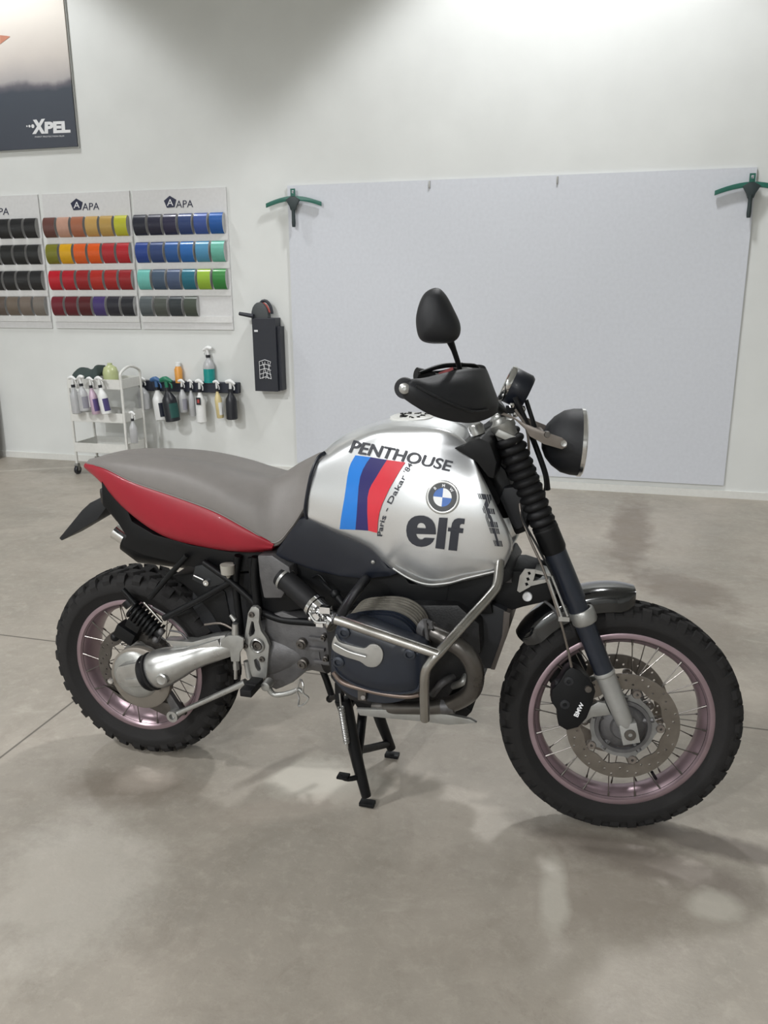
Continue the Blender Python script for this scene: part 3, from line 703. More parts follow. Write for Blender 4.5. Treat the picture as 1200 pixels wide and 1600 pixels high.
for k in range(4): disc_part('roundel_quadrant', 0.0001, .0235, k*pi/2, (k+1)*pi/2, [whitec, mat('roundel_blue', (34, 92, 170), .25, coat=.6)][k % 2], .004)
for ch, a in zip('BMW', (135, 90, 45)):
    vs, fs, asp = text2d(ch, .02); a = radians(a); e = rt*cos(a)+up*sin(a); t_ = rt*sin(a)-up*cos(a)
    tm = M(); tm.add([hp_+hn*.0042+e*(.0262+.0075*v)+t_*((u-.5)*.0075*asp) for u, v in vs], fs); tm.build('roundel_letter', whitec, ro, smooth=0, recalc=False)
# filler cap with scribbled sticker
m = M(); m.lathe((.905, 0, 1.161), (-.02, 0, 1), [(0, .062), (.006, .061), (.009, .054), (.009, 0)], 40); fcap = m.build('filler_cap', mat('cap_paint', (206, 206, 202), .4), tank)
m = M(); random.seed(3)
for k in range(9):
    a = 2*pi*k/9; c = Vector((.905+cos(a)*.036, sin(a)*.036, 1.1712)); pts = [c+Vector((random.uniform(-.014, .014), random.uniform(-.014, .014), 0)) for _ in range(5)]
    m.tube(pts, .0012, 4, smooth=3)
m.build('cap_drawing', black, fcap)
m = M(); pts = [B(*p) for p in [(487, 812, -.1535), (525, 831, -.168), (577, 855, -.172), (614, 888, -.186), (640, 904, -.193), (668, 913, -.193), (700, 911, -.190), (730, 903, -.188), (780, 891, -.171)]]
m.tube(pts[3:], .0026, 8, smooth=6); m.build('tank_seam', fork_silver, tank)
M().tube([B(*q_) for q_ in [(508, 707, -.106), (497, 716, -.122), (487, 740, -.143), (481, 768, -.152), (477, 796, -.154), (479, 810, -.148)]], .0055, 8, smooth=6).build('tank_rubber_strip', navy_dark, tank)

# --- seat and tail
seat_net = [
 [(140, 717, 0), (138, 719, -.02), (136, 722, -.035), (134, 725, -.04), (136, 727, -.03)],
 [(170, 711, 0), (168, 713, -.05), (166, 721, -.085), (163, 731, -.095), (166, 736, -.085)],
 [(215, 708, 0), (213, 713, -.065), (210, 729, -.115), (208, 753, -.128), (212, 760, -.11)],
 [(280, 713, 0), (278, 720, -.08), (275, 742, -.135), (272, 775, -.148), (276, 783, -.13)],
 [(345, 724, 0), (342, 734, -.085), (338, 764, -.148), (336, 799, -.16), (339, 807, -.14)],
 [(400, 738, 0), (396, 749, -.082), (390, 787, -.145), (388, 827, -.16), (391, 834, -.14)],
 [(436, 741, 0), (432, 753, -.075), (428, 797, -.13), (428, 848, -.148), (430, 854, -.13)],
 [(470, 722, 0), (467, 736, -.068), (461, 772, -.115), (455, 824, -.137), (457, 830, -.12)],
 [(499, 707, 0), (494, 718, -.064), (486, 738, -.108), (477, 790, -.130), (479, 798, -.11)]]
G = patch([nodes(c) for c in seat_net], 7, 6); m = M(); mirrored(m, G); seat = m.build('seat', seat_vinyl, moto, smooth=70)
edge = [c[-1-6] + Vector((0, -.001, 0)) for c in G]
M().tube(edge[4:], .0022, 6).build('seat_piping', mat('piping_grey', (112, 108, 104), .5), seat)
cowl_net = [
 [(134, 723, -.03), (132, 725, -.046), (131, 729, -.048), (134, 733, -.03), (137, 733, -.01)],
 [(165, 729, -.08), (162, 733, -.101), (159, 741, -.104), (155, 751, -.09), (162, 756, -.05)],
 [(210, 750, -.11), (207, 755, -.132), (202, 772, -.137), (195, 794, -.122), (204, 800, -.07)],
 [(274, 772, -.13), (271, 778, -.152), (262, 802, -.161), (251, 833, -.145), (262, 838, -.09)],
 [(338, 796, -.14), (335, 802, -.164), (328, 826, -.171), (318, 852, -.155), (326, 856, -.10)],
 [(390, 824, -.14), (387, 829, -.164), (382, 845, -.168), (376, 860, -.156), (383, 863, -.10)],
 [(430, 846, -.13), (428, 850, -.151), (426, 854, -.152), (424, 858, -.148), (426, 862, -.10)]]
G = patch([nodes(c) for c in cowl_net], 7, 5); m = M(); mirrored(m, G, True); cowl = m.build('tail_cowl', red_plastic, moto, smooth=60)
# under tail
def slab(name, pts, y0, y1, mt, bevel=.004, parent=None, smooth=40, py=None):
    """outline traced at depth py (default y0) between lateral y0 and y1"""
    yy = y0 if py is None else py; lp = [B(a, b, yy) for a, b in pts]; lp = [Vector((p.x, y0, p.z)) for p in lp]
    return M().prism(lp, (0, y1-y0, 0)).build(name, mt, parent or moto, bevel=bevel, smooth=smooth)
slab('under_tray', [(158, 752), (196, 790), (206, 815), (240, 835), (300, 852), (360, 862), (428, 862), (450, 868), (455, 885), (400, 893), (330, 893), (290, 884), (225, 868), (190, 852), (197, 838), (178, 808), (160, 790)], -.105, .105, black)
slab('tail_light', [(153, 763), (165, 760), (185, 775), (196, 800), (205, 818), (196, 828), (180, 815), (168, 800), (156, 785)], -.06, .06, mat('dark_lamp', (22, 18, 20), .2, coat=.6), .012)
slab('plate_holder', [(92, 841), (96, 845), (152, 812), (165, 795), (164, 784), (156, 778), (140, 786), (128, 797)], -.055, .055, black_pl, .003)
m = M(); e0 = B(200, 842, .19); e1 = B(172, 822, .19); ex = M().tube([B(330, 872, .17), B(225, 856, .19), e0], [.045, .055, .045], 24); sil = ex.build('silencer', black, moto)
M().lathe(e0, (e1-e0), [(-.01, .03), (.035, .03), (.05, .032), (.052, .029), (.04, .026), (0, .024)], 28).build('silencer_tip', chrome, sil)

# --- side panel and engine bay
slab('side_panel', [(432, 858), (447, 838), (466, 812), (480, 806), (500, 816), (545, 838), (585, 858), (606, 886), (628, 895), (608, 902), (570, 906), (530, 902), (490, 893), (450, 878), (428, 870)], -.150, -.11, navy_dark, .012)
m = M(); m.lathe(B(583, 878, -.153), (0, -1, 0), [(0, .006), (.003, .005), (.004, 0)], 14); m.build('panel_screw', alu_b, moto)
slab('airbox', [(385, 872), (440, 870), (480, 880), (620, 885), (640, 912), (700, 915), (760, 905), (770, 960), (700, 960), (560, 960), (480, 950), (430, 960), (395, 950)], -.115, .115, black, .006)
slab('engine_block', [(505, 960), (560, 950), (650, 945), (715, 945), (750, 975), (752, 1020), (715, 1070), (690, 1108), (600, 1110), (545, 1095), (515, 1060)], -.15, .15, mat('engine_black', (14, 14, 16), .55, 0, noise=.2, bump=.3), .015)
slab('radiator_block', [(712, 945), (760, 940), (792, 955), (790, 1000), (768, 1046), (728, 1042), (715, 1005)], -.10, .10, black_pl, .006)
slab('radiator_edge', [(787, 955), (797, 958), (795, 985), (773, 1047), (766, 1046), (784, 995)], -.103, .10, mat('radiator_grey', (84, 78, 74), .5, .4), .002)
m = M(); q = [B(722, 994, -.103), B(730, 980, -.103), B(732, 988, -.103), B(727, 1001, -.103)]; m.prism(q, (0, -.004, 0)); m.build('hanging_tag', whitec, moto, smooth=0)
# intake
slab('intake_box', [(402, 868), (425, 868), (452, 886), (455, 905), (440, 935), (412, 935), (405, 900)], -.165, -.08, alu_d, .006)
m = M(); a, b = B(440, 900, -.15), B(494, 948, -.20); m.tube([a, a.lerp(b, .3), a.lerp(b, .7), b], [.031, .030, .031, .030], 28, smooth=3); ih = m.build('intake_hose', rubber_s, moto)
ax = (b-a).normalized()
M().lathe(a+ax*.012, ax, [(0, .031), (0, .0335), (.008, .0335), (.008, .031)], 32, closed=True).build('hose_clamp', alu_b, ih)
M().lathe(b-ax*.012, ax, [(0, .031), (0, .0345), (.010, .0345), (.010, .031)], 32, closed=True).build('hose_clamp', chrome, ih)
tbm = M(); tbm.tube([b, b+ax*.045], [.030, .027], 24); tbm.tube([b+ax*.045, b+ax*.075], [.024, .03], 24)
c = b+ax*.02
tbm.lathe(c+Vector((0, -.02, 0)), (0, -1, 0), [(0, .022), (.012, .02), (.016, .012), (.024, .01), (.024, 0)], 20)
for k in range(7):
    a_ = 2*pi*k/7; tbm.ball(c+Vector((cos(a_)*.02, -.038+.006*(k % 2), sin(a_)*.02)), .0065, 8)
tbm.tube([c+Vector((-.02, -.04, .01)), c+Vector((.0, -.045, -.012)), c+Vector((.03, -.04, -.014))], .004, 8, smooth=4)
tbm.box(c+Vector((.025, -.03, .02)), (.03, .02, .018)); tbm.box(c+Vector((.01, -.035, -.022)), (.02, .016, .014))
tbo = tbm.build('throttle_body', chrome, moto, smooth=45)
m = M(); j = B(524, 928, -.17); m.tube([j, j+Vector((.03, -.01, -.03))], [.011, .009], 14); m.ball(j, .015, 10); m.tube([B(500, 905, -.14), B(508, 914, -.16), j], .004, 8, smooth=4); m.tube([B(515, 920, -.15), B(500, 899, -.14), B(488, 902, -.13)], .003, 8, smooth=5); m.build('fuel_injector', black, tbo)
M().lathe(j+Vector((.026, -.01, -.026)), (.7, -.1, -.7), [(0, .012), (.012, .012), (.014, .009)], 16).build('injector_seat', alu_b, tbo)

# --- gearbox casting
slab('gearbox', [(412, 962), (440, 955), (475, 968), (520, 975), (540, 1000), (535, 1045), (500, 1042), (485, 1045), (455, 1070), (430, 1082), (412, 1070), (408, 1010)], -.125, .11, alu_d, .02)
m = M(); g0 = B(412, 1012, -.06); g1 = B(512, 1010, -.05)
m.lathe(g0, (g1-g0), [(0, .05), (0, .085), (.05, .088), (.12, .075), (.16, .07), ((g1-g0).length, .08), ((g1-g0).length, .04)], 40, closed=True, sc=(1, 1))
gb = m.build('gearbox_cover', alu_d, moto)
for q, r_ in (((470, 1007), .011), ((472, 1038), .011), ((505, 996), .006), ((508, 1030), .006)):
    m = M(); m.lathe(B(*q, -.142), (0, -1, 0), [(-.03, r_*1.4), (0, r_*1.4), (.002, r_), (.008, r_), (.008, r_*.5), (.003, r_*.45), (.003, 0)], 18); m.build('case_bolt', disc_dk, gb)
for q_ in ((497, 1012), (497, 996), (505, 1032)): M().box(B(*q_, -.122), (.048, .03, .011)).build('casting_rib', alu_d, gb, bevel=.002)

# --- cylinder with fins, cover, exhaust
def ell(pts, n=5): return crv([Vector((a, b, 0)) for a, b in pts], n, closed=True)
fin_out = [(548, 962), (562, 944), (590, 938), (625, 939), (650, 950), (664, 968), (668, 992), (668, 1030), (660, 1060), (620, 1072), (570, 1062), (540, 1035), (536, 990)]
base = [B(p.x, p.y, -.19) for p in ell(fin_out)]
for s in (-1, 1):
    cyl = M(); cyl.prism([Vector((p.x+(.0 if s < 0 else -.03), s*.15, p.z)) for p in [Vector(((q.x-1*0), q.y, q.z)) for q in [(lambda c, b_: c+(b_-c)*.72)(sum(base, Vector())/len(base), b_) for b_ in base]]], (0, s*.14, 0))
    co = cyl.build('cylinder', black, moto)
    cc = sum(base, Vector())/len(base)
    for k in range(9):
        y = .160+.0165*k; sc_ = 1.0 if k < 6 else .985-.004*(k-6)
        f = M(); f.prism([Vector(((cc+(b_-cc)*sc_).x+(0 if s < 0 else -.03), s*y, (cc+(b_-cc)*sc_).z-.0)) for b_ in base], (0, s*.0045, 0))
        f.build('cooling_fin', fin_m if k < 6 else navy, co, smooth=50)
    cov = [(522, 990), (528, 976), (545, 968), (575, 975), (625, 995), (662, 1010), (668, 1030), (666, 1062), (652, 1080), (610, 1082), (565, 1072), (530, 1052), (519, 1030)]
    cb_ = [B(p.x, p.y, -.345) for p in ell(cov)]; c2 = sum(cb_, Vector())/len(cb_)
    m = M(); vs = []; fs = []; L = len(cb_)
    for sc_, y in ((.97, .295), (1.0, .300), (1.0, .335), (.975, .350), (.9, .362), (.6, .368), (.05, .370)):
        for b_ in cb_: p = c2+(b_-c2)*sc_; vs.append(Vector((p.x+(0 if s < 0 else -.03), s*y, p.z)))
    for a in range(6):
        for k in range(L): fs.append((a*L+k, a*L+(k+1) % L, (a+1)*L+(k+1) % L, (a+1)*L+k))
    fs += [tuple(range(L)), tuple(range(6*L, 7*L))]
    m.add(vs, fs); vc = m.build('valve_cover', navy, moto, smooth=50)
    if s < 0:
        for sc_, y in ((.985, .345), (.93, .357)):
            lp = [Vector(((c2+(b_-c2)*sc_).x, -y-.002, (c2+(b_-c2)*sc_).z)) for b_ in cb_]
            lo = [p for p in lp if p.z < c2.z-.02]; lo.sort(key=lambda p: p.x); M().tube(lo, .0045, 6).build('cover_rib', navy, vc)
        # spark plug cover
        q = [(520, 1000), (524, 994), (530, 1003), (545, 1008), (568, 1013), (578, 1007), (590, 1008), (598, 1018), (597, 1032), (588, 1042), (574, 1042), (562, 1034), (540, 1027), (522, 1018), (518, 1010)]
        lp = [B(p.x, p.y, -.375) for p in ell(q, 3)]
        M().prism(lp, (0, .02, 0)).build('plug_cover', alu_b, vc, bevel=.006)
        M().tube([B(522, 1006, -.379), B(545, 1018, -.379), B(572, 1026, -.379)], .0035, 8, smooth=4).build('plug_cover_rib', alu_b, vc)
        for q in ((538, 988), (640, 1022), (529, 1034)):
            m = M(); m.lathe(B(*q, -.366), (0, -1, 0), [(-.02, .019), (.004, .015), (.006, .009), (.001, .008), (.001, 0)], 22); m.build('cover_bolt', mat('bolt_dark_steel', (62, 66, 74), .4, .6), vc)
        m = M(); lo = [B(*p, -.31) for p in [(521, 1050), (535, 1066), (565, 1076), (600, 1084), (635, 1088), (655, 1085)]]; m.tube(lo, .007, 10, smooth=4); m.build('head_edge', mat('bare_head_edge', (130, 116, 108), .4, .7), vc)
        m = M(); m.box(B(567, 1084, -.30), (.022, .02, .03)); m.cyl(B(567, 1090, -.315), B(567, 1090, -.28), .006, 10); m.build('exhaust_hanger', disc_dk, vc)
# crash bar
bar_top = B(778, 900, -.20)
pts = [bar_top+Vector((.0, .03, .03)), B(777, 912, -.215), B(768, 928, -.24), B(735, 965, -.31), B(690, 1015, -.395), B(672, 1036, -.41), B(664, 1052, -.41), B(663, 1080, -.395), B(664, 1124, -.36)]
cbm = M(); cbm.tube(pts, .0125, 18, smooth=6); cbar = cbm.build('crash_bar', stainless, moto, smooth=60)
r0 = B(524, 967, -.40); r1 = B(684, 1022, -.405)
m = M(); m.tube([r0, r0.lerp(r1, .5), r1], .0125, 18); m.build('crash_bar_rail', stainless, cbar)
m = M(); m.lathe(r0, (r0-r1), [(0, .0125), (.002, .0145), (.006, .0145), (.006, .0105), (-.02, .0105), (-.02, 0)], 22); m.build('rail_end', alu_d, cbar)
m = M(); m.tube([r0+(r1-r0)*.03, B(545, 940, -.33), B(566, 912, -.22), B(572, 905, -.15)], .013, 16, smooth=4); m.build('crash_bar_strut', mat('dark_tube', (58, 58, 60), .35, .7), cbar)
m = M(); q = [(556, 1108), (600, 1109), (664, 1113), (700, 1117), (735, 1124), (745, 1130), (700, 1133), (664, 1128), (600, 1122), (562, 1118)]
M().prism([B(a, b, -.20) for a, b in q], (0, .012, 0)).build('sump_strut', alu, cbar, bevel=.002)
# exhaust header
hp2 = [B(670, 985, -.27), B(684, 992, -.29), B(705, 1003, -.30), B(728, 1020, -.30), B(742, 1048, -.29), B(738, 1078, -.27), B(715, 1096, -.24), B(685, 1104, -.22), B(640, 1106, -.2), B(585, 1106, -.17)]
eh_ = M().tube(hp2, [.021, .021, .0235, .0235, .0235, .0235, .0225, .0205, .018, .017], 22, smooth=7).build('exhaust_header', header, moto, smooth=60)
m = M(); m.lathe(hp2[0], hp2[1]-hp2[0], [(-.02, .026), (.004, .026), (.004, .021)], 22); m.tube([B(672, 972, -.30), B(675, 982, -.30)], .006, 8); m.tube([B(664, 968, -.30), B(668, 1000, -.30)], .005, 8); m.build('header_flange', alu_d, eh_)
hose('oil_line', [(675, 1085, -.17), (690, 1068, -.18), (706, 1058, -.15), (722, 1050, -.1)], .011, alu_d, steered=False)
hose('oil_line', [(728, 1056, -.16), (722, 1066, -.18), (708, 1072, -.14)], .010, alu, steered=False)
slab('skid_plate', [(676, 1100), (728, 1104), (738, 1112), (722, 1128), (708, 1133), (690, 1130), (676, 1122)], -.15, .15, black, .006)
slab('sump', [(545, 1085), (700, 1085), (700, 1112), (560, 1112)], -.12, .12, black, .01)
m = M(); m.tube([B(710, 1104, -.235), B(690, 1104, -.235)], .02, 14); m.build('header_clamp', alu_d, eh_)

# --- telelever arm
slab('fork_arm', [(735, 950), (742, 925), (782, 893), (812, 892), (852, 905), (868, 915), (866, 935), (845, 943), (818, 949), (775, 962), (745, 985)], -.075, .075, black, .008)
q = [(808, 923), (812, 900), (820, 889), (838, 890), (834, 905), (828, 917), (812, 926)]
hl_ = [[(818+dx, 897+dy), (822+dx, 896+dy), (824+dx, 900+dy), (820+dx, 902+dy)] for dx, dy in ((6, -3), (4, 6), (2, 14))]
M().prism([B(a, b, -.09) for a, b in q], (0, .004, 0), [[B(a, b, -.09) for a, b in h] for h in hl_]).build('perforated_bracket', alu_b, moto, smooth=0)
m = M(); m.prism([B(a, b, -.09) for a, b in [(836, 890), (862, 897), (862, 901), (836, 896)]], (0, .05, 0)); m.prism([B(a, b, -.09) for a, b in [(832, 908), (858, 904), (858, 909), (828, 916)]], (0, .03, 0)); m.build('bracket_fins', alu_b, moto, smooth=0)
m = M(); m.lathe(B(824, 932, -.078), (0, -1, 0), [(-.01, .013), (.004, .013), (.006, .011), (.005, .004), (.003, .0)], 24); m.build('arm_bolt', whitec, moto)
m = M(); m.tube([B(800, 905, -.09), B(780, 905, -.09)], .01, 8); m.tube([B(862, 918, -.05), B(862, 918, .05)], .022, 18); m.build('ball_joint', alu_d, moto)
slab('frame_neck', [(715, 700), (745, 690), (790, 735), (810, 790), (825, 830), (805, 838), (790, 800), (765, 750), (740, 715)], -.075, .075, black, .01)
slab('horn_bracket', [(786, 762), (806, 760), (828, 792), (822, 822), (806, 830), (796, 815), (780, 780)], -.10, -.06, black_pl, .01)
slab('notch_wedge', [(709, 701), (724, 696), (732, 690), (750, 684), (766, 692), (776, 722), (772, 748), (763, 746), (745, 723)], -.172, .172, black, .005)  # black wedge added over the tank front to imitate its dark notch
slab('front_subframe', [(700, 915), (790, 888), (800, 905), (760, 930), (745, 955), (715, 990), (690, 980)], -.12, .12, black, .006)

# --- rear frame
def tubes(name, lists, r, mt, **k):
    m = M()
    for l in lists: m.tube([B(*p) for p in l], r, 12, smooth=3 if len(l) > 2 else 0)
    return m.build(name, mt, moto, **k)
tubes('frame_tube', [[(292, 868, -.12), (262, 902, -.12), (234, 935, -.12)]], .0085, black)
tubes('frame_tube', [[(362, 908, -.12), (310, 938, -.12), (256, 966, -.13)]], .010, black)
tubes('frame_tube', [[(318, 878, -.12), (360, 908, -.12), (400, 945, -.12), (412, 965, -.12)]], .010, black)
tubes('frame_tube', [[(400, 870, -.12), (398, 905, -.12), (404, 958, -.12)]], .013, black)
tubes('frame_tube', [[(372, 868, -.12), (368, 910, -.11), (374, 965, -.11), (376, 990, -.11)]], .011, black)
tubes('frame_tube', [[(405, 955, -.12), (440, 968, -.12), (480, 972, -.12), (520, 975, -.12)]], .011, black)
slab('bracket_plate', [(305, 885), (318, 882), (352, 905), (350, 912), (325, 918), (300, 905)], -.125, -.12, mat('dark_plate', (50, 52, 54), .4, .6), .001)
m = M(); m.lathe(B(323, 910, -.126), (0, -1, 0), [(0, .0095), (.007, .009), (.007, .004), (.004, 0)], 14); m.tube([B(303, 899, -.128), B(318, 906, -.128)], .003, 8); m.build('plate_bolt', chrome, moto)
m = M(); m.lathe(B(356, 892, -.13), (0, 0, -1), [(-.02, 0), (-.02, .022), (.008, .020), (.014, .008), (.022, .004)], 24); m.build('brake_fluid_reservoir', beige, moto)
slab('battery_box', [(300, 905), (345, 895), (400, 895), (405, 1000), (355, 1000), (322, 985), (300, 950)], -.06, .06, black_pl, .01)
slab('rear_hugger', [(268, 900), (310, 895), (352, 925), (362, 975), (368, 1005), (352, 1000), (330, 960), (300, 925)], -.065, .065, black, .008)
# shock
sa, sb = B(192, 925, -.09), B(256, 1000, -.10)
m = M(); m.tube([B(192, 921, -.11), B(212, 944, -.11)], .009, 12); m.tube([B(198, 938, -.09), B(205, 946, -.09)], .02, 12); m.tube([B(208, 948, -.1), B(252, 992, -.1)], .018, 16); sh = m.build('rear_shock', black, moto)
M().spring(B(207, 950, -.1), B(246, 988, -.1), .027, .005, 8).build('shock_spring', black, sh)
M().tube([B(225, 941, -.12), B(253, 972, -.12)], .0045, 10).build('damper_rod', stainless, sh)
m = M(); m.ball(B(244, 999, -.11), .013, 12); m.ball(B(252, 987, -.12), .011, 12); m.tube([B(244, 999, -.11), B(256, 984, -.1)], .008, 10); m.build('shock_eye', alu_d, sh)
tubes('brake_pipe', [[(265, 985, -.11), (285, 990, -.12), (300, 1010, -.12)], [(238, 948, -.12), (262, 962, -.12), (285, 982, -.11), (300, 1004, -.1)]], .003, alu_d)
tubes('brake_pipe', [[(320, 976, -.12), (345, 974, -.13), (368, 985, -.14)]], .0035, brown_st)

# --- final drive
c0 = B(218, 1050, -.115)
m = M(); m.lathe(Vector((c0.x, -.15, c0.z)), (0, 1, 0), [(0, 0), (0, .05), (.004, .068), (.012, .078), (.022, .083), (.065, .083), (.065, 0)], 56)
fd = m.build('final_drive', alu, moto)
m = M(); m.lathe(Vector((c0.x+.012, -.135, c0.z-.012)), (0, 1, 0), [(0, .0), (0, .098), (.004, .104), (.02, .104), (.02, 0)], 56); m.build('hub_cover', mat('hub_cover_grey', (128, 122, 114), .5, .4), fd)
q = [(184, 1042), (224, 1033), (229, 1036), (230, 1068), (226, 1072), (196, 1074), (184, 1066), (180, 1050)]
M().prism([B(a, b, -.182) for a, b in q], (0, .05, 0)).build('drive_neck', alu_b, fd, bevel=.005)
M().prism([B(a, b, -.182) for a, b in [(196, 1061), (224, 1059), (224, 1065), (198, 1069)]], (0, -.004, 0)).build('neck_rib', alu_b, fd, bevel=.0015)
m = M(); m.lathe(B(173, 1064, -.155), (0, -1, 0), [(0, .010), (.004, .009), (.004, .005), (.002, 0)], 18); m.build('drain_plug', chrome, fd)
tubes('cover_ribs', [], .001, alu) if 0 else None
# paralever arm
p0, p1 = B(246, 1046, -.15), B(372, 1002, -.115); ax = (p1-p0).normalized(); L_ = (p1-p0).length
m = M(); m.lathe(p0, ax, [(-.03, .03), (-.024, .046), (-.012, .056), (.01, .061), (.04, .058), (.08, .050), (.12, .040), (.16, .037), (L_-.01, .036), (L_, .03), (L_, 0)], 44)
m.box(p0.lerp(p1, .55)+Vector((0, -.002, .018)), (.17, .045, .035), Matrix.Rotation(-math.atan2(ax.z, ax.x), 3, 'Y'))
sw = m.build('swingarm', alu_b, moto, bevel=.004, smooth=50)
M().lathe(p0, ax, [(-.044, .042), (-.044, .053), (-.036, .058), (-.028, .053), (-.022, .059), (-.014, .061), (-.010, .056)], 44).build('swingarm_boot', rubber_s, sw)
m = M(); m.lathe(B(252, 1062, -.205), (0, -1, 0), [(-.03, .020), (0, .019), (.003, .015), (.001, .009), (.001, 0)], 24); m.build('pivot_bolt', alu_b, sw)
slab('swingarm_web', [(255, 1000), (300, 1003), (330, 995), (352, 992), (352, 1000), (310, 1012), (275, 1015)], -.14, -.10, alu_b, .008)
slab('torque_bracket', [(180, 1080), (200, 1092), (250, 1092), (282, 1100), (290, 1118), (262, 1120), (220, 1100)], -.10, -.085, disc_dk, .004)
slab('drive_lug', [(255, 1085), (264, 1082), (284, 1112), (272, 1118)], -.12, -.10, alu_d, .004)
t0, t1 = B(272, 1117, -.13), B(384, 1066, -.13)
m = M(); m.tube([t0, t0.lerp(t1, .15), t0.lerp(t1, .85), t1], [.011, .0085, .0095, .012], 12)
m.lathe(t0+Vector((0, .02, 0)), (0, -1, 0), [(0, .012), (0, .019), (.034, .019), (.034, .010), (.02, .009), (.02, 0)], 22)
m.build('torque_arm', alu_b, moto, smooth=50)
m = M(); m.box(B(200, 988, -.09), (.07, .05, .045), Matrix.Rotation(.5, 3, 'Y')); m.box(B(212, 975, -.095), (.05, .04, .03), Matrix.Rotation(.5, 3, 'Y')); m.ball(B(180, 995, -.1), .016, 10); m.build('rear_caliper', black, moto, bevel=.006)

# --- footpeg plate, brake master cylinder, pedal
ZB = lambda pts, y: [B(x/4.2857+340, y_/4.2857+860, y) for x, y_ in pts]
po = [(225, 380), (255, 378), (278, 395), (280, 430), (275, 480), (290, 540), (325, 590), (345, 640), (340, 700), (332, 790), (325, 860), (300, 885), (250, 880), (225, 830), (205, 750), (190, 680), (165, 650), (163, 625), (178, 605), (185, 540), (195, 480), (203, 420)]
ho = [[(228, 475), (240, 480), (250, 540), (245, 562), (215, 580), (208, 560), (218, 510)], [(243, 735), (258, 725), (278, 745), (288, 790), (285, 812), (270, 810), (252, 780)],
      [(268+38*cos(2*pi*k/20), 640+40*sin(2*pi*k/20)) for k in range(20)], [(228+9*cos(2*pi*k/8), 430+9*sin(2*pi*k/8)) for k in range(8)]]
m = M(); m.prism(ZB(po, -.155), (0, .016, 0), [ZB(h, -.155) for h in ho]); fp = m.build('footrest_plate', alu, moto, bevel=.0025)
m = M(); m.lathe(ZB([(268, 640)], -.150)[0], (0, -1, 0), [(-.02, 0), (-.02, .016), (0, .0155), (.004, .013), (.004, .007), (0, .006), (0, 0)], 24); m.build('pivot_cap', disc_dk, fp)
M().lathe(ZB([(266, 638)], -.157)[0], (0, -1, 0), [(0, .0155), (.004, .0165), (.006, .019), (.004, .022), (0, .0235)], 32).build('pivot_ring', alu_b, fp)
for q in ((228, 430), (185, 640), (298, 728), (325, 870)):
    m = M(); m.lathe(ZB([q], -.156)[0], (0, -1, 0), [(0, .009), (.005, .008), (.005, .004), (.001, .004), (.001, 0)], 16); m.build('plate_screw', disc_dk, fp)
M().prism(ZB([(20, 600), (75, 570), (140, 572), (172, 590), (172, 650), (150, 680), (145, 745), (90, 745), (80, 660), (18, 645)], -.175), (0, .006, 0)).build('cylinder_guard', alu, moto, bevel=.0015)
m = M(); a = ZB([(118, 490), (118, 560), (122, 760), (120, 860)], -.165); m.tube([a[0], a[1]], [.009, .011], 14); m.tube([a[1], a[2]], .008, 10); m.tube([a[2]+Vector((0, 0, .01)), a[3]], .005, 10); m.tube([a[2], a[2]+Vector((0, 0, -.018))], .009, 12); bc_ = m.build('brake_cylinder', alu_b, moto); M().tube([a[0]+Vector((0, 0, .01)), a[0]+Vector((-.014, 0, .026))], [.008, .005], 10).build('hose_fitting', alu, bc_)
m = M(); a = ZB([(195, 740), (215, 850)], -.15); m.tube(a, .010, 12); m.build('footrest_mount', alu, moto)
f0 = ZB([(250, 890)], -.15)[0]; f1 = ZB([(215, 930)], -.275)[0]
fm = M(); fm.tube([f0, f0.lerp(f1, .5)], .012, 12); fr_ = fm.build('footrest', alu_d, moto)
ff = M(); d = (f1-f0); ff.box(f0.lerp(f1, .62), (.036, .085, .022)); 
for k in range(5): ff.box(f0.lerp(f1, .4+.12*k)+Vector((0, 0, .012)), (.036, .006, .006))
ff.build('footrest_rubber', rubber_s, fr_, bevel=.003)
pd = ZB([(330, 900), (370, 960), (430, 965), (500, 948), (540, 930), (570, 950)], -.19)
m = M(); m.tube(pd, [.010, .008, .0075, .0075, .006, .006], 12, smooth=4); m.lathe(pd[0], (0, -1, 0), [(-.02, .014), (.014, .014), (.016, .008), (.016, 0)], 16); bp_ = m.build('brake_pedal', alu, moto)
lp = ZB([(530, 930), (555, 865), (590, 880), (590, 935), (625, 965), (600, 1005), (560, 1020), (545, 990), (530, 940)], -.20)
for i, p in enumerate(lp): p.y += -.02 if 2 <= i <= 6 else 0
M().tube(lp, .0028, 8, smooth=3).build('pedal_toe_loop', alu_b, bp_)

# --- stands
def foot(px, py): g = Gp(px, py); return MBi @ g
n0_ = Vector((.800, -.137, .012)); n1_ = Vector((.802, .137, .012))
tl, tr = Vector((.728, -.105, .30)), Vector((.728, .105, .30))
st_m = M()
for a, b in ((tl, n0_), (tr, n1_)):
    st_m.tube([a+Vector((-.01, 0, .03)), a, a.lerp(b, .6), b+Vector((0, 0, .02))], [.024, .023, .018, .015], 14)
    st_m.box(b+Vector((.002, 0, -.002)), (.046, .028, .012))
st_m.tube([tl+Vector((0, .0, -.005)), tr+Vector((0, .0, -.005))], .014, 12)
cs = st_m.build('centre_stand', black, moto, bevel=.002)
m = M(); m.tube([tr+Vector((0, 0, -.01)), tl.lerp(n0_, .55)], .015, 12); m.tube([tl.lerp(n0_, .45), tl.lerp(n0_, .6).lerp(tr.lerp(n1_, .7), .5), tr.lerp(n1_, .86)], .012, 12, smooth=4); m.build('stand_brace', black, cs)
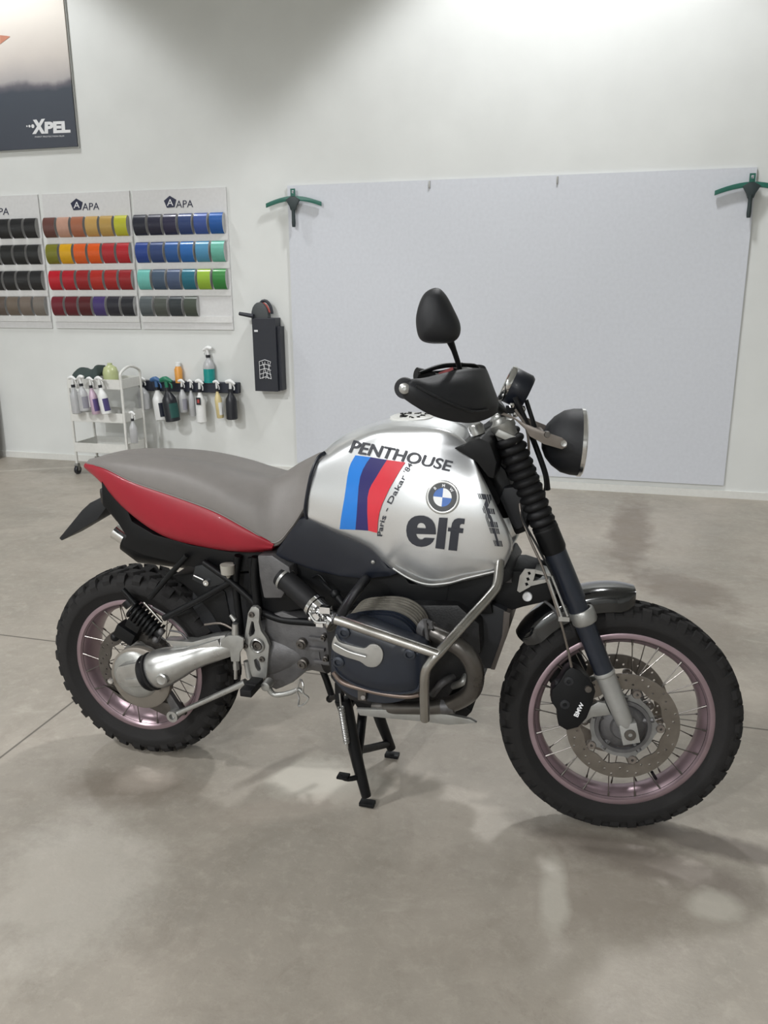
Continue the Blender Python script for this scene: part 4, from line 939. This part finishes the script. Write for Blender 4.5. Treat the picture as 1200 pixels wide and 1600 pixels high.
tg = foot(560, 1190); m = M(); q = tl.lerp(n0_, .72); m.tube([q, q+Vector((-.03, -.03, .005)), q+Vector((-.055, -.03, .01))], [.009, .008, .008], 10, smooth=3); m.box(q+Vector((-.045, -.03, .012)), (.035, .03, .008)); m.build('stand_tang', black, cs, bevel=.002)
s0, s1 = B(531, 1093, -.135), B(543, 1168, -.145)
sp_ = M().spring(s0.lerp(s1, .15), s0.lerp(s1, .9), .0085, .002, 22, 6, 10).build('return_spring', alu_b, cs)
m = M(); m.tube([s0+Vector((0, 0, .02)), s0.lerp(s1, .16)], .003, 8); m.tube([s0.lerp(s1, .88), s1+Vector((0, 0, -.004))], .003, 8); m.build('spring_hook', alu_b, cs)
m = M(); m.tube([B(502, 1042, .06), B(510, 1062, .06), B(520, 1092, .06)], .011, 10); m.ball(B(515, 1092, .02), .012, 10); m.tube([B(515, 1092, .02), B(535, 1085, -.05)], .008, 8); m.build('side_stand', black, moto)
M().box(B(530, 1080, -.12), (.02, .02, .06)).build('stand_mount', black, moto)
# ------------------------------------------------------------------ back wall: poster
def place(name, m, mats, parent, **k): return m.build(name, mats, parent, **k)
def wbox(x0, x1, z0, z1, d0, d1): return ((x0+x1)/2, WALLY-(d0+d1)/2, (z0+z1)/2), (x1-x0, abs(d1-d0), z1-z0)
def wtext(body, mp, d, name, mt, parent, bold=0.):
    vs, fs, a = text2d(body, bold); m = M(); m.add([Wp(*mp(u, v), d) for u, v in vs], fs); o = m.build(name, mt, parent, smooth=0, recalc=False); return o
def poster_mat():
    m = bpy.data.materials.new('poster_print'); m.use_nodes = True; nt = m.node_tree; N = nt.nodes.new; L = nt.links; b = nt.nodes['Principled BSDF']
    tc = N('ShaderNodeTexCoord'); sp_ = N('ShaderNodeSeparateXYZ'); L.new(tc.outputs['Object'], sp_.inputs[0])
    n = N('ShaderNodeTexNoise'); n.inputs['Scale'].default_value = 3; n.inputs['Detail'].default_value = 5; L.new(tc.outputs['Object'], n.inputs['Vector'])
    ml = N('ShaderNodeMath'); ml.operation = 'MULTIPLY_ADD'; ml.inputs[1].default_value = .16; L.new(n.outputs['Fac'], ml.inputs[0]); L.new(sp_.outputs[2], ml.inputs[2])
    r = N('ShaderNodeValToRGB'); mr = N('ShaderNodeMapRange'); mr.inputs[1].default_value = 2.55; mr.inputs[2].default_value = 4.2; L.new(ml.outputs[0], mr.inputs[0]); L.new(mr.outputs[0], r.inputs[0])
    e = r.color_ramp.elements; e[0].position = 0; e[0].color = (*lin((66, 70, 80)), 1); e[1].position = 1; e[1].color = (*lin((240, 236, 228)), 1)
    for p, c in ((.31, (72, 78, 88)), (.335, (104, 102, 110)), (.36, (172, 168, 168)), (.46, (205, 198, 192)), (.62, (228, 222, 214))):
        q = e.new(p); q.color = (*lin(c), 1)
    L.new(r.outputs[0], b.inputs['Base Color']); b.inputs['Roughness'].default_value = .45; return m
c, d = wbox(-5.6, -4.243, 2.565, 4.3, .012, .022)
pz = empty('wall_poster', (-4.9, WALLY-.01, 2.565), 'large framed poster high on the left with dark lower band and white XPEL lettering', 'poster')
def kid(o, root):
    """parent while keeping the place in the room"""
    o.parent = root; o.matrix_parent_inverse = root.matrix_basis.inverted(); return o
kid(M().box(c, d).build('poster_print', poster_mat(), None, smooth=0), pz)
c, d = wbox(-5.61, -4.233, 2.555, 4.31, .0, .012); kid(M().box(c, d).build('poster_frame', mat('frame_grey', (176, 178, 176), .4), None, smooth=0), pz)
mx_ = lambda a: (a[0]/6, a[1]/6)
q = [mx_(p) for p in ((300, 1256), (660, 1244), (655, 1132), (312, 1120))]
vs, fs, a = text2d('PEL', .055); mp = quadmap(mx_((418, 1253)), mx_((662, 1243)), mx_((652, 1133)), mx_((418, 1142)))
kid(wtext('PEL', mp, .0235, 'poster_lettering', whitec, None, .055), pz)
kid(wtext('X', quadmap(mx_((302, 1257)), mx_((425, 1253)), mx_((425, 1112)), mx_((305, 1124))), .0235, 'poster_lettering', whitec, None, .06), pz)
kid(wtext('PAINT PROTECTION FILM', quadmap(mx_((328, 1290)), mx_((600, 1282)), mx_((600, 1268)), mx_((328, 1277))), .0235, 'poster_subtitle', whitec, None), pz)
m = M()
for x, r in ((253, 8), (277, 12), (308, 18)):
    p = Wp(x/6, 1183/6, .0235); m.lathe(p, (0, -1, 0), [(0, r/6*.0048), (.001, r/6*.0048), (.001, 0)], 16)
kid(m.build('poster_dots', whitec, None), pz)
m = M(); m.prism([Wp(*p, .0232) for p in [(0, 55), (10, 56), (16, 57), (8, 63), (0, 69)]], (0, -.0006, 0)); kid(m.build('poster_motif', mat('motif_skin', (190, 130, 108), .5), None, smooth=0), pz)

# ------------------------------------------------------------------ colour sample boards
pan_m = mat('display_white', (206, 206, 206), .45); ledge_m = mat('ledge_white', (214, 214, 213), .4)
def sample_board(x0, x1, rows, label, logo, cols=6, skip=0):
    root = empty('sample_board', (x0, WALLY, 1.15), label, 'colour sample board', 'vinyl colour sample boards')
    c, d = wbox(x0, x1, 1.150, 2.222, .001, .012); kid(M().box(c, d).build('backboard', pan_m, None, smooth=0, bevel=.0015), root)
    pitch = (x1-x0-.01)/cols
    ztops = [2.035, 1.826, 1.617, 1.408]
    for r, row in enumerate(rows):
        zt = ztops[r]; hgt = .152
        c, d = wbox(x0+.002, x1-.002, zt-hgt-.05, zt-hgt, .012, .019); kid(M().box(c, d).build('ledge', ledge_m, None, smooth=0), root)
        for k, colr in enumerate(row):
            if colr is None: continue
            cx = x0+.005+pitch*(k+.5); w_ = pitch*.415; cx -= pitch*.05
            m = M(); prof = [(0, .014), (.004, .030), (-.012, .046), (-.035, .056), (-.065, .060), (-.1, .056), (-.13, .045), (-.150, .028), (-.152, .014)]
            vs = []; fs = []; P_ = crv([Vector((a, b, 0)) for a, b in prof], 3)
            for p in P_:
                for s in (-1, 1): vs.append(Vector((cx+s*w_, WALLY-p.y, zt+p.x)))
            n = len(P_)
            for i in range(n-1): fs.append((2*i, 2*i+1, 2*i+3, 2*i+2))
            m.add(vs, fs); m.cur = 1; m.add([vs[2*i] for i in range(n)], [tuple(range(n))]); m.add([vs[2*i+1] for i in range(n)], [tuple(range(n))])
            nm = 'film_%02x%02x%02x' % colr
            kid(m.build('colour_sample', [mat(nm, tuple(int(v*.9) for v in colr), .3, .1, coat=.2), mat('sample_core', (168, 168, 168), .6)], None, smooth=50), root)
    if logo:
        lx, ly, s_ = logo     # pentagon centre in the picture, scale
        pp = [Wp(lx+s_*10*cos(radians(a)), ly+s_*10*sin(radians(a)), .0135) for a in (-95, -23, 49, 121, 193)]
        inkn = mat('logo_navy', (38, 42, 66), .4); kid(M().prism(pp, (0, -.001, 0)).build('board_logo', inkn, None, smooth=0), root)
        kid(wtext('A', quadmap((lx-5*s_, ly+5.5*s_), (lx+4.5*s_, ly+5*s_), (lx+4.5*s_, ly-5*s_), (lx-5*s_, ly-4.5*s_)), .0152, 'board_logo_letter', whitec, None), root)
        kid(wtext('APA', quadmap((lx+8.5*s_, ly+8.5*s_), (lx+35*s_, ly+7.5*s_), (lx+35*s_, ly-3.5*s_), (lx+8.5*s_, ly-2.5*s_)), .0145, 'board_lettering', inkn, None), root)
        c, d = wbox(Wp(lx+6*s_, 0).x, Wp(lx+34*s_, 0).x, 0, 0, .0, .0)
    return root
g = lambda v: (v, v+1, v+3)
sample_board(-5.470, -4.672, [[g(40)]*6, [g(38)]*6, [g(40)]*6, [(120, 100, 90), (110, 96, 86), (104, 92, 84), (120, 108, 96), (128, 116, 106), (132, 124, 116)]],
             'leftmost colour sample board, cut by the picture edge, with black and taupe film curls', (-21, 328, 1.0))
sample_board(-4.632, -3.822, [[(112, 72, 66), (205, 160, 140), (176, 112, 84), (206, 166, 96), (196, 160, 88), (200, 200, 56)],
             [(128, 128, 40), (232, 176, 24), (232, 100, 36), (236, 96, 24), (184, 40, 48), (190, 34, 46)],
             [(200, 24, 44), (184, 28, 44), (160, 30, 36), (186, 44, 34), (172, 36, 36), (156, 32, 38)],
             [(118, 34, 48), (104, 30, 42), (88, 28, 34), (72, 56, 116), (44, 44, 54), (40, 42, 48)]],
             'middle colour sample board with yellow, orange and red film curls', (120, 320, 1.0))
sample_board(-3.795, -2.985, [[(36, 38, 54), (38, 38, 60), (44, 42, 72), (44, 66, 118), (58, 86, 158), (24, 92, 172)],
             [(36, 68, 148), (48, 70, 122), (40, 92, 158), (36, 106, 180), (82, 150, 190), (112, 190, 172)],
             [(116, 196, 186), (72, 90, 112), (76, 92, 122), (30, 112, 132), (158, 196, 58), (56, 140, 66)],
             [(90, 98, 102), (82, 86, 80), (52, 58, 62), (74, 82, 72), None, None]],
             'right-hand colour sample board with blue, teal and green film curls and two empty slots', (266, 316, 1.02))

# ------------------------------------------------------------------ projection board with clips
wb = M(); c, d = wbox(-2.478, .782, .093, 2.213, .004, .016); bo = wb.build('x', pan_m) if 0 else M().box(c, d).build('wall_board', mat('board_blue_white', (203, 206, 213), .38, coat=.1, noise=.01), smooth=0)
tag(bo, 'very large pale blue-grey flat board mounted on the back wall', 'board')
for q in ((671, 286), (871, 279)):
    p = Wp(*q, .02); m = M().box(p+Vector((0, 0, -.01)), (.012, .012, .05)); o = m.build('board_clip', alu, bevel=.002)
    tag(o, 'small metal clip at the board top edge, %s' % ('left of the pair' if q[0] < 700 else 'right of the pair'), 'clip', 'board clips')

# ------------------------------------------------------------------ squeegees
sq_g = mat('squeegee_green', (28, 96, 82), .4); sq_h = mat('squeegee_handle', (40, 52, 54), .5)
def squeegee(cx, cy, label):
    root = empty('squeegee', Wp(cx, cy, .02), label, 'squeegee', 'green squeegees on the board corners')
    S = .0046
    o = Wp(cx, cy, .05); X = Vector((1, 0, 0)); Z = Vector((0, 0, 1)); P_ = lambda x, z, d=0.: o+X*x*S+Z*z*S+Vector((0, -d, 0))
    top = [P_(x, 2-10*(abs(x)/47)**1.8) for x in range(-48, 49, 8)]; bot = [P_(x, -5-9.5*(abs(x)/47)**1.8) for x in range(48, -49, -8)]
    kid(M().prism(top+bot, (0, .016, 0)).build('blade', sq_g, None, bevel=.002), root)
    kid(M().prism([P_(-12, -4, .01), P_(-4, 1, .01), P_(4, 1, .01), P_(12, -4, .01), P_(6, -14, .01), P_(4, -20, .01), P_(-4, -20, .01), P_(-6, -14, .01)], (0, .02, 0)).build('blade_holder', sq_h, None, bevel=.003), root)
    kid(M().tube([P_(0, -16, 0), P_(0, -24, .0), P_(0, -40, 0), P_(0, -46, 0)], [.016, .013, .015, .012], 14, smooth=3).build('handle', sq_h, None), root)
    kid(M().prism([P_(-4, 0), P_(-4, 13), P_(4, 13), P_(4, 0)], (0, .006, 0), [[P_(-1.8, 6), P_(-1.8, 10.5), P_(1.8, 10.5), P_(1.8, 6)]]).build('hanging_loop', sq_g, None), root)
    kid(M().cyl(P_(0, 8)+Vector((0, .048, 0)), P_(0, 8)+Vector((0, -.01, 0)), .004, 8).build('wall_hook', alu, None), root)
squeegee(457.5, 308, 'green curved squeegee hung over the top left corner of the pale board')
squeegee(1175, 286, 'green curved squeegee hung over the top right corner of the pale board')

# ------------------------------------------------------------------ black wall holder
hb = mat('holder_black', (34, 37, 46), .45); hd = mat('holder_grey', (66, 70, 72), .5)
root = empty('wall_holder', Wp(415, 613, 0), 'black box-shaped tool holder with a side handle, hung left of the pale board', 'tool holder')
x0, x1 = Wp(397, 550, .1).x, Wp(433, 550, .1).x; z1, z0 = Wp(415, 497, .1).z, Wp(415, 611, .1).z
kid(M().box(((x0+x1)/2, WALLY-.06, (z0+z1)/2), (x1-x0, .11, z1-z0)).build('holder_box', hb, None, bevel=.003, smooth=0), root)
kid(M().box((x1+.012, WALLY-.045, (z0+z1)/2-.03), (.03, .085, z1-z0-.07)).build('holder_flange', hb, None, bevel=.002, smooth=0), root)
m = M(); cx = x0+.06; m.prism([Vector((cx+.07*cos(a)*1.0, WALLY-.1, z1+.02+.1*sin(a))) for a in [pi*k/10 for k in range(11)]]+[Vector((cx-.07, WALLY-.1, z1-.05)), Vector((cx+.07, WALLY-.1, z1-.05))], (0, .06, 0)); kid(m.build('machine_head', hd, None, bevel=.006), root)
m = M(); pts = [Vector((cx+.03+.06*cos(a), WALLY-.06, z1+.03+.1*sin(a))) for a in [pi*k/10 for k in range(11)]]; m.tube(pts, .012, 8); kid(m.build('coil_guard', hb, None), root)
m = M(); m.tube([p+Vector((-.012, -.012, -.02)) for p in pts[1:6]], .007, 6); kid(m.build('red_cord', mat('cord_red', (168, 74, 66), .5), None), root)
m = M(); m.tube([Wp(374, 490, .12), Wp(396, 494, .12)], [.014, .017], 12); kid(m.build('side_handle', hb, None), root)
m = M()
a, b = Wp(405, 565, .1185), Wp(424, 592, .1185)
for k in range(5):
    m.tube([Vector((a.x+(b.x-a.x)*k/4, a.y, a.z)), Vector((a.x+(b.x-a.x)*((k*3) % 5)/4, a.y, b.z))], .0022, 4)
    m.tube([Vector((a.x, a.y, a.z+(b.z-a.z)*k/4)), Vector(((a.x+b.x)/2, a.y, a.z+(b.z-a.z)*k/4+.015)), Vector((b.x, a.y, a.z+(b.z-a.z)*k/4))], .0022, 4)
kid(m.build('printed_emblem', whitec, None), root)
m = M(); m.box(Wp(400, 517, .118), (.03, .003, .014)); kid(m.build('printed_mark', whitec, None, smooth=0), root)

# ------------------------------------------------------------------ bottles
clear = mat('bottle_plastic', (205, 206, 208), .3, trans=.35); whitep = mat('white_plastic', (222, 223, 222), .4); blackp = mat('cap_black', (30, 32, 38), .4)
def spray_bottle(px, ytop, ybot, dep, body, trig, label, lab=None, r=.04, flip=1, tilt=0., liquid=None, name='spray_bottle', group=None, lab_side=0):
    top = Wp(px, ytop, dep); bot = Wp(px, ybot, dep); Ht = top.z-bot.z; x, y = (top.x+bot.x)/2, top.y
    root = empty(name, (x, y, bot.z), label, 'spray bottle', group)
    T = Matrix.Translation((x, y, bot.z)) @ Matrix.Rotation(tilt, 4, 'Y')
    hb_ = Ht*.72
    prof = [(0, 0), (0, r*.85), (.006, r), (hb_*.62, r), (hb_*.72, r*.93), (hb_*.84, r*.62), (hb_*.93, r*.38), (hb_, r*.34)]
    kid(M().lathe((0, 0, 0), (0, 0, 1), prof, 20).build('bottle_body', body, None, mtx=T), root)
    kid(M().lathe((0, 0, hb_), (0, 0, 1), [(-.004, 0), (-.004, r*.42), (Ht*.06, r*.42), (Ht*.06, 0)], 16).build('bottle_collar', blackp if trig is not blackp else whitep, None, mtx=T), root)
    m = M(); f = flip
    m.tube([Vector((0, 0, hb_+Ht*.05)), Vector((f*.004, 0, Ht*.93))], [r*.26, r*.3], 10)
    m.tube([Vector((f*r*.9, 0, Ht*.90)), Vector((0, 0, Ht*.97)), Vector((-f*r*.8, 0, Ht*.95))], [r*.2, r*.42, r*.3], 10, smooth=3)
    m.tube([Vector((f*r*.45, 0, Ht*.9)), Vector((f*r*.75, 0, Ht*.82)), Vector((f*r*.7, 0, Ht*.75))], r*.11, 8, smooth=3)
    kid(m.build('trigger_head', trig, None, mtx=T), root)
    if lab: kid(M().lathe((0, 0, 0), (0, 0, 1), [(hb_*.12, r*1.015), (hb_*.58, r*1.015)], 20, a0=radians(200), a1=radians(420)).build('bottle_label', lab, None, mtx=T, recalc=False), root)
    if liquid: kid(M().lathe((0, 0, 0), (0, 0, 1), [(.003, 0), (.003, r*1.008), (hb_*.55, r*1.008), (hb_*.55, 0)], 20).build('liquid', liquid, None, mtx=T), root)
    return root
gr = 'spray bottles by the wall'
teal = mat('teal_liquid', (26, 140, 136), .2); pur = mat('purple_label', (92, 76, 130), .4); gryl = mat('grey_label', (140, 140, 150), .4)
# rail
rr = Wp(222, 605, 0); re = Wp(372, 604, 0); zc = (Wp(300, 597, .05).z+Wp(300, 612, .05).z)/2
o = M().box(((Wp(222, 605, .05).x+Wp(372, 605, .05).x)/2, WALLY-.03, zc), (Wp(372, 605, .05).x-Wp(222, 605, .05).x, .06, .085)).build('bottle_rail', mat('rail_black', (38, 42, 54), .45), bevel=.004, smooth=0)
tag(o, 'long black wall rail with spray bottles hanging from it', 'rail')
dep = .1
spray_bottle(226, 590, 640, dep, clear, whitep, 'clear spray bottle at the left end of the black rail, beside the white cart', None, .052, group=gr, tilt=-.12)
spray_bottle(251, 590, 656, dep, whitep, mat('trigger_blue', (60, 96, 140), .4), 'spray bottle with blue trigger and black label on the rail', mat('dark_label', (40, 44, 58), .4), .054, group=gr, tilt=-.1)
spray_bottle(268, 590, 658, dep+.05, blackp, mat('trigger_green', (30, 112, 84), .4), 'dark spray bottle with green trigger on the rail', mat('green_label', (34, 78, 74), .4), .060, group=gr, tilt=-.12)
spray_bottle(286, 593, 644, dep, clear, whitep, 'short pale spray bottle with white trigger, first to the right of the green-trigger one', gryl, .033, group=gr, tilt=-.03)
spray_bottle(300, 593, 650, dep-.005, clear, whitep, 'slim pale spray bottle behind the white one with a printed label', None, .026, group=gr, tilt=-.03)
o = spray_bottle(313, 593, 660, dep+.01, whitep, whitep, 'opaque white spray bottle with small black and red label on the rail', None, .040, group=gr)
p = Wp(310, 627, dep+.053); kid(M().box(p, (.04, .002, .06)).build('printed_patch', blackp, None, smooth=0), o); kid(M().box(p+Vector((0, -.002, 0)), (.018, .002, .03)).build('red_patch', mat('patch_red', (168, 70, 66), .4), None, smooth=0), o)
spray_bottle(343, 594, 653, dep, mat('amber_liquid', (206, 190, 140), .3), whitep, 'slim spray bottle with pale yellow liquid and white trigger on the rail', whitep, .030, group=gr, tilt=-.08)
spray_bottle(361, 594, 655, dep, blackp, whitep, 'black spray bottle with white trigger at the right end of the rail', None, .046, group=gr)
spray_bottle(326, 542, 598, .04, clear, whitep, 'tall clear spray bottle with teal liquid standing on the rail', None, .046, group=gr, liquid=teal, flip=-1)
b0 = Wp(280, 598, .04); root = empty('plastic_bottle', b0, 'small orange bottle with white cap standing on the rail', 'bottle')
kid(M().lathe(b0, (0, 0, 1), [(0, 0), (0, .03), (.11, .033), (.125, .024), (.14, .02)], 18).build('bottle_body', mat('orange_plastic', (214, 150, 70), .35), None), root)
kid(M().lathe(b0, (0, 0, 1), [(.135, .0), (.135, .022), (.165, .02), (.17, 0)], 16).build('bottle_cap', whitep, None), root)

# ------------------------------------------------------------------ white cart
cw = mat('cart_white', (214, 214, 210), .4)
fl, fr2 = Gp(120, 733), None
YF = WALLY-.46; YB = WALLY-.16
def cp(px, py, Y): v = wray(px, py); return CAM+v*(Y/v.y)
xl, xr = cp(118, 700, YF).x, cp(196, 700, YF).x
cart = empty('utility_cart', ((xl+xr)/2, (YF+YB)/2, 0), 'white three-tier metal trolley hung with spray bottles by the wall', 'cart')
zt, zm, zb = cp(150, 600, YF).z, cp(150, 652, YF).z, cp(150, 700, YF).z
for z, nm in ((zt, 'top_tray'), (zm, 'middle_tray'), (zb, 'bottom_tray')):
    m = M(); hh = .075
    m.box(((xl+xr)/2, (YF+YB)/2, z-hh/2), (xr-xl, YB-YF, .006))
    for yy in (YF, YB): m.box(((xl+xr)/2, yy, z), (xr-xl, .006, hh))
    for xx in (xl, xr): m.box((xx, (YF+YB)/2, z), (.006, YB-YF, hh))
    kid(m.build(nm, cw, None, smooth=0), cart)
for xx in (xl-.008, xr+.008):
    for yy in (YF+.01, YB-.01): kid(M().tube([Vector((xx, yy, .09)), Vector((xx, yy, zt+.04))], .011, 12).build('leg', cw, None), cart)
    pts = [Vector((xx, YF+.01, zt+.03)), Vector((xx, YF+.02, zt+.09)), Vector((xx, (YF+YB)/2, zt+.13)), Vector((xx, YB-.02, zt+.09)), Vector((xx, YB-.01, zt+.03))]
    if xx > 0 or xx > (xl+xr)/2: kid(M().tube(pts, .011, 12, smooth=6).build('handle', cw, None), cart)
    for yy in (YF+.01, YB-.01):
        m = M(); m.lathe((xx-.012, yy, .035), (1, 0, 0), [(0, .0), (0, .034), (.004, .036), (.02, .036), (.024, .034), (.024, 0)], 24)
        co = m.build('caster', blackp, None); kid(co, cart)
        m = M(); m.box((xx, yy, .08), (.03, .03, .02)); m.box((xx-.016, yy, .055), (.003, .03, .05)); m.box((xx+.016, yy, .055), (.003, .03, .05)); k_ = m.build('caster_fork', alu, None); k_.parent = co
dpt = WALLY-YF+.06
g2 = gr
spray_bottle(118, 588, 646, dpt, clear, whitep, 'clear spray bottle at the left end of the cart front', None, .038, group=g2, tilt=-.06)
spray_bottle(130, 587, 642, dpt+.035, clear, whitep, 'clear spray bottle with wide white trigger and grey label on the cart front', gryl, .038, group=g2, tilt=-.05, flip=-1)
spray_bottle(148, 589, 647, dpt-.01, mat('pink_liquid', (196, 172, 190), .3), whitep, 'spray bottle with pinkish liquid and purple label on the cart front', pur, .033, group=g2, tilt=-.12)
spray_bottle(164, 588, 647, dpt+.01, whitep, whitep, 'white spray bottle with dark purple label, nearest the cart handle', mat('violet_label', (72, 64, 112), .4), .036, group=g2, tilt=-.16)
spray_bottle(208, 643, 692, WALLY-YF-.02, clear, whitep, 'white spray bottle standing low at the right side of the cart', None, .030, group=g2)
zz = zt+.0
root = empty('folded_cloth', (xl+.1, (YF+YB)/2, zt), 'dark green folded cloth pile lying on top of the cart', 'cloth')
cols_ = [[Vector((x_, YF+.03+.24*v, zt+.05+hgt*(1-(2*v-1)**4)+.004*sin(9*v+5*x_))) for v in [k/6 for k in range(7)]] for x_, hgt in zip([xl+.01+(xr-xl)*.48*k/8 for k in range(9)], (.04, .06, .05, .045, .045, .05, .06, .085, .02))]
m = M(); shell(m, patch(cols_, 3, 2), (0, 0, -.02)); kid(m.build('cloth_folds', mat('cloth_green', (52, 64, 62), .85, bump=.4, bscale=120), None, smooth=60), root)
root = empty('spray_bottle', cp(170, 597, YF+.1), 'lime green translucent round bottle on the cart top', 'bottle')
c_ = cp(174, 596, YF+.12); c_.z = zt-.03; kid(M().lathe(c_, (0, 0, 1), [(0, 0), (0, .055), (.11, .062), (.15, .05), (.17, .02), (.185, .018), (.185, 0)], 24).build('bottle_body', mat('lime_plastic', (202, 210, 158), .3, trans=.3), None), root); root.name = 'plastic_bottle'
# board leaning at the far left
o = M().box((-5.52, WALLY-.10, .325), (.44, .02, .65), Matrix.Rotation(-.12, 3, 'X')).build('leaning_board', mat('board_grey', (138, 134, 132), .5), bevel=.002, smooth=0)
tag(o, 'grey board leaning on the wall at the left edge of the picture', 'board')
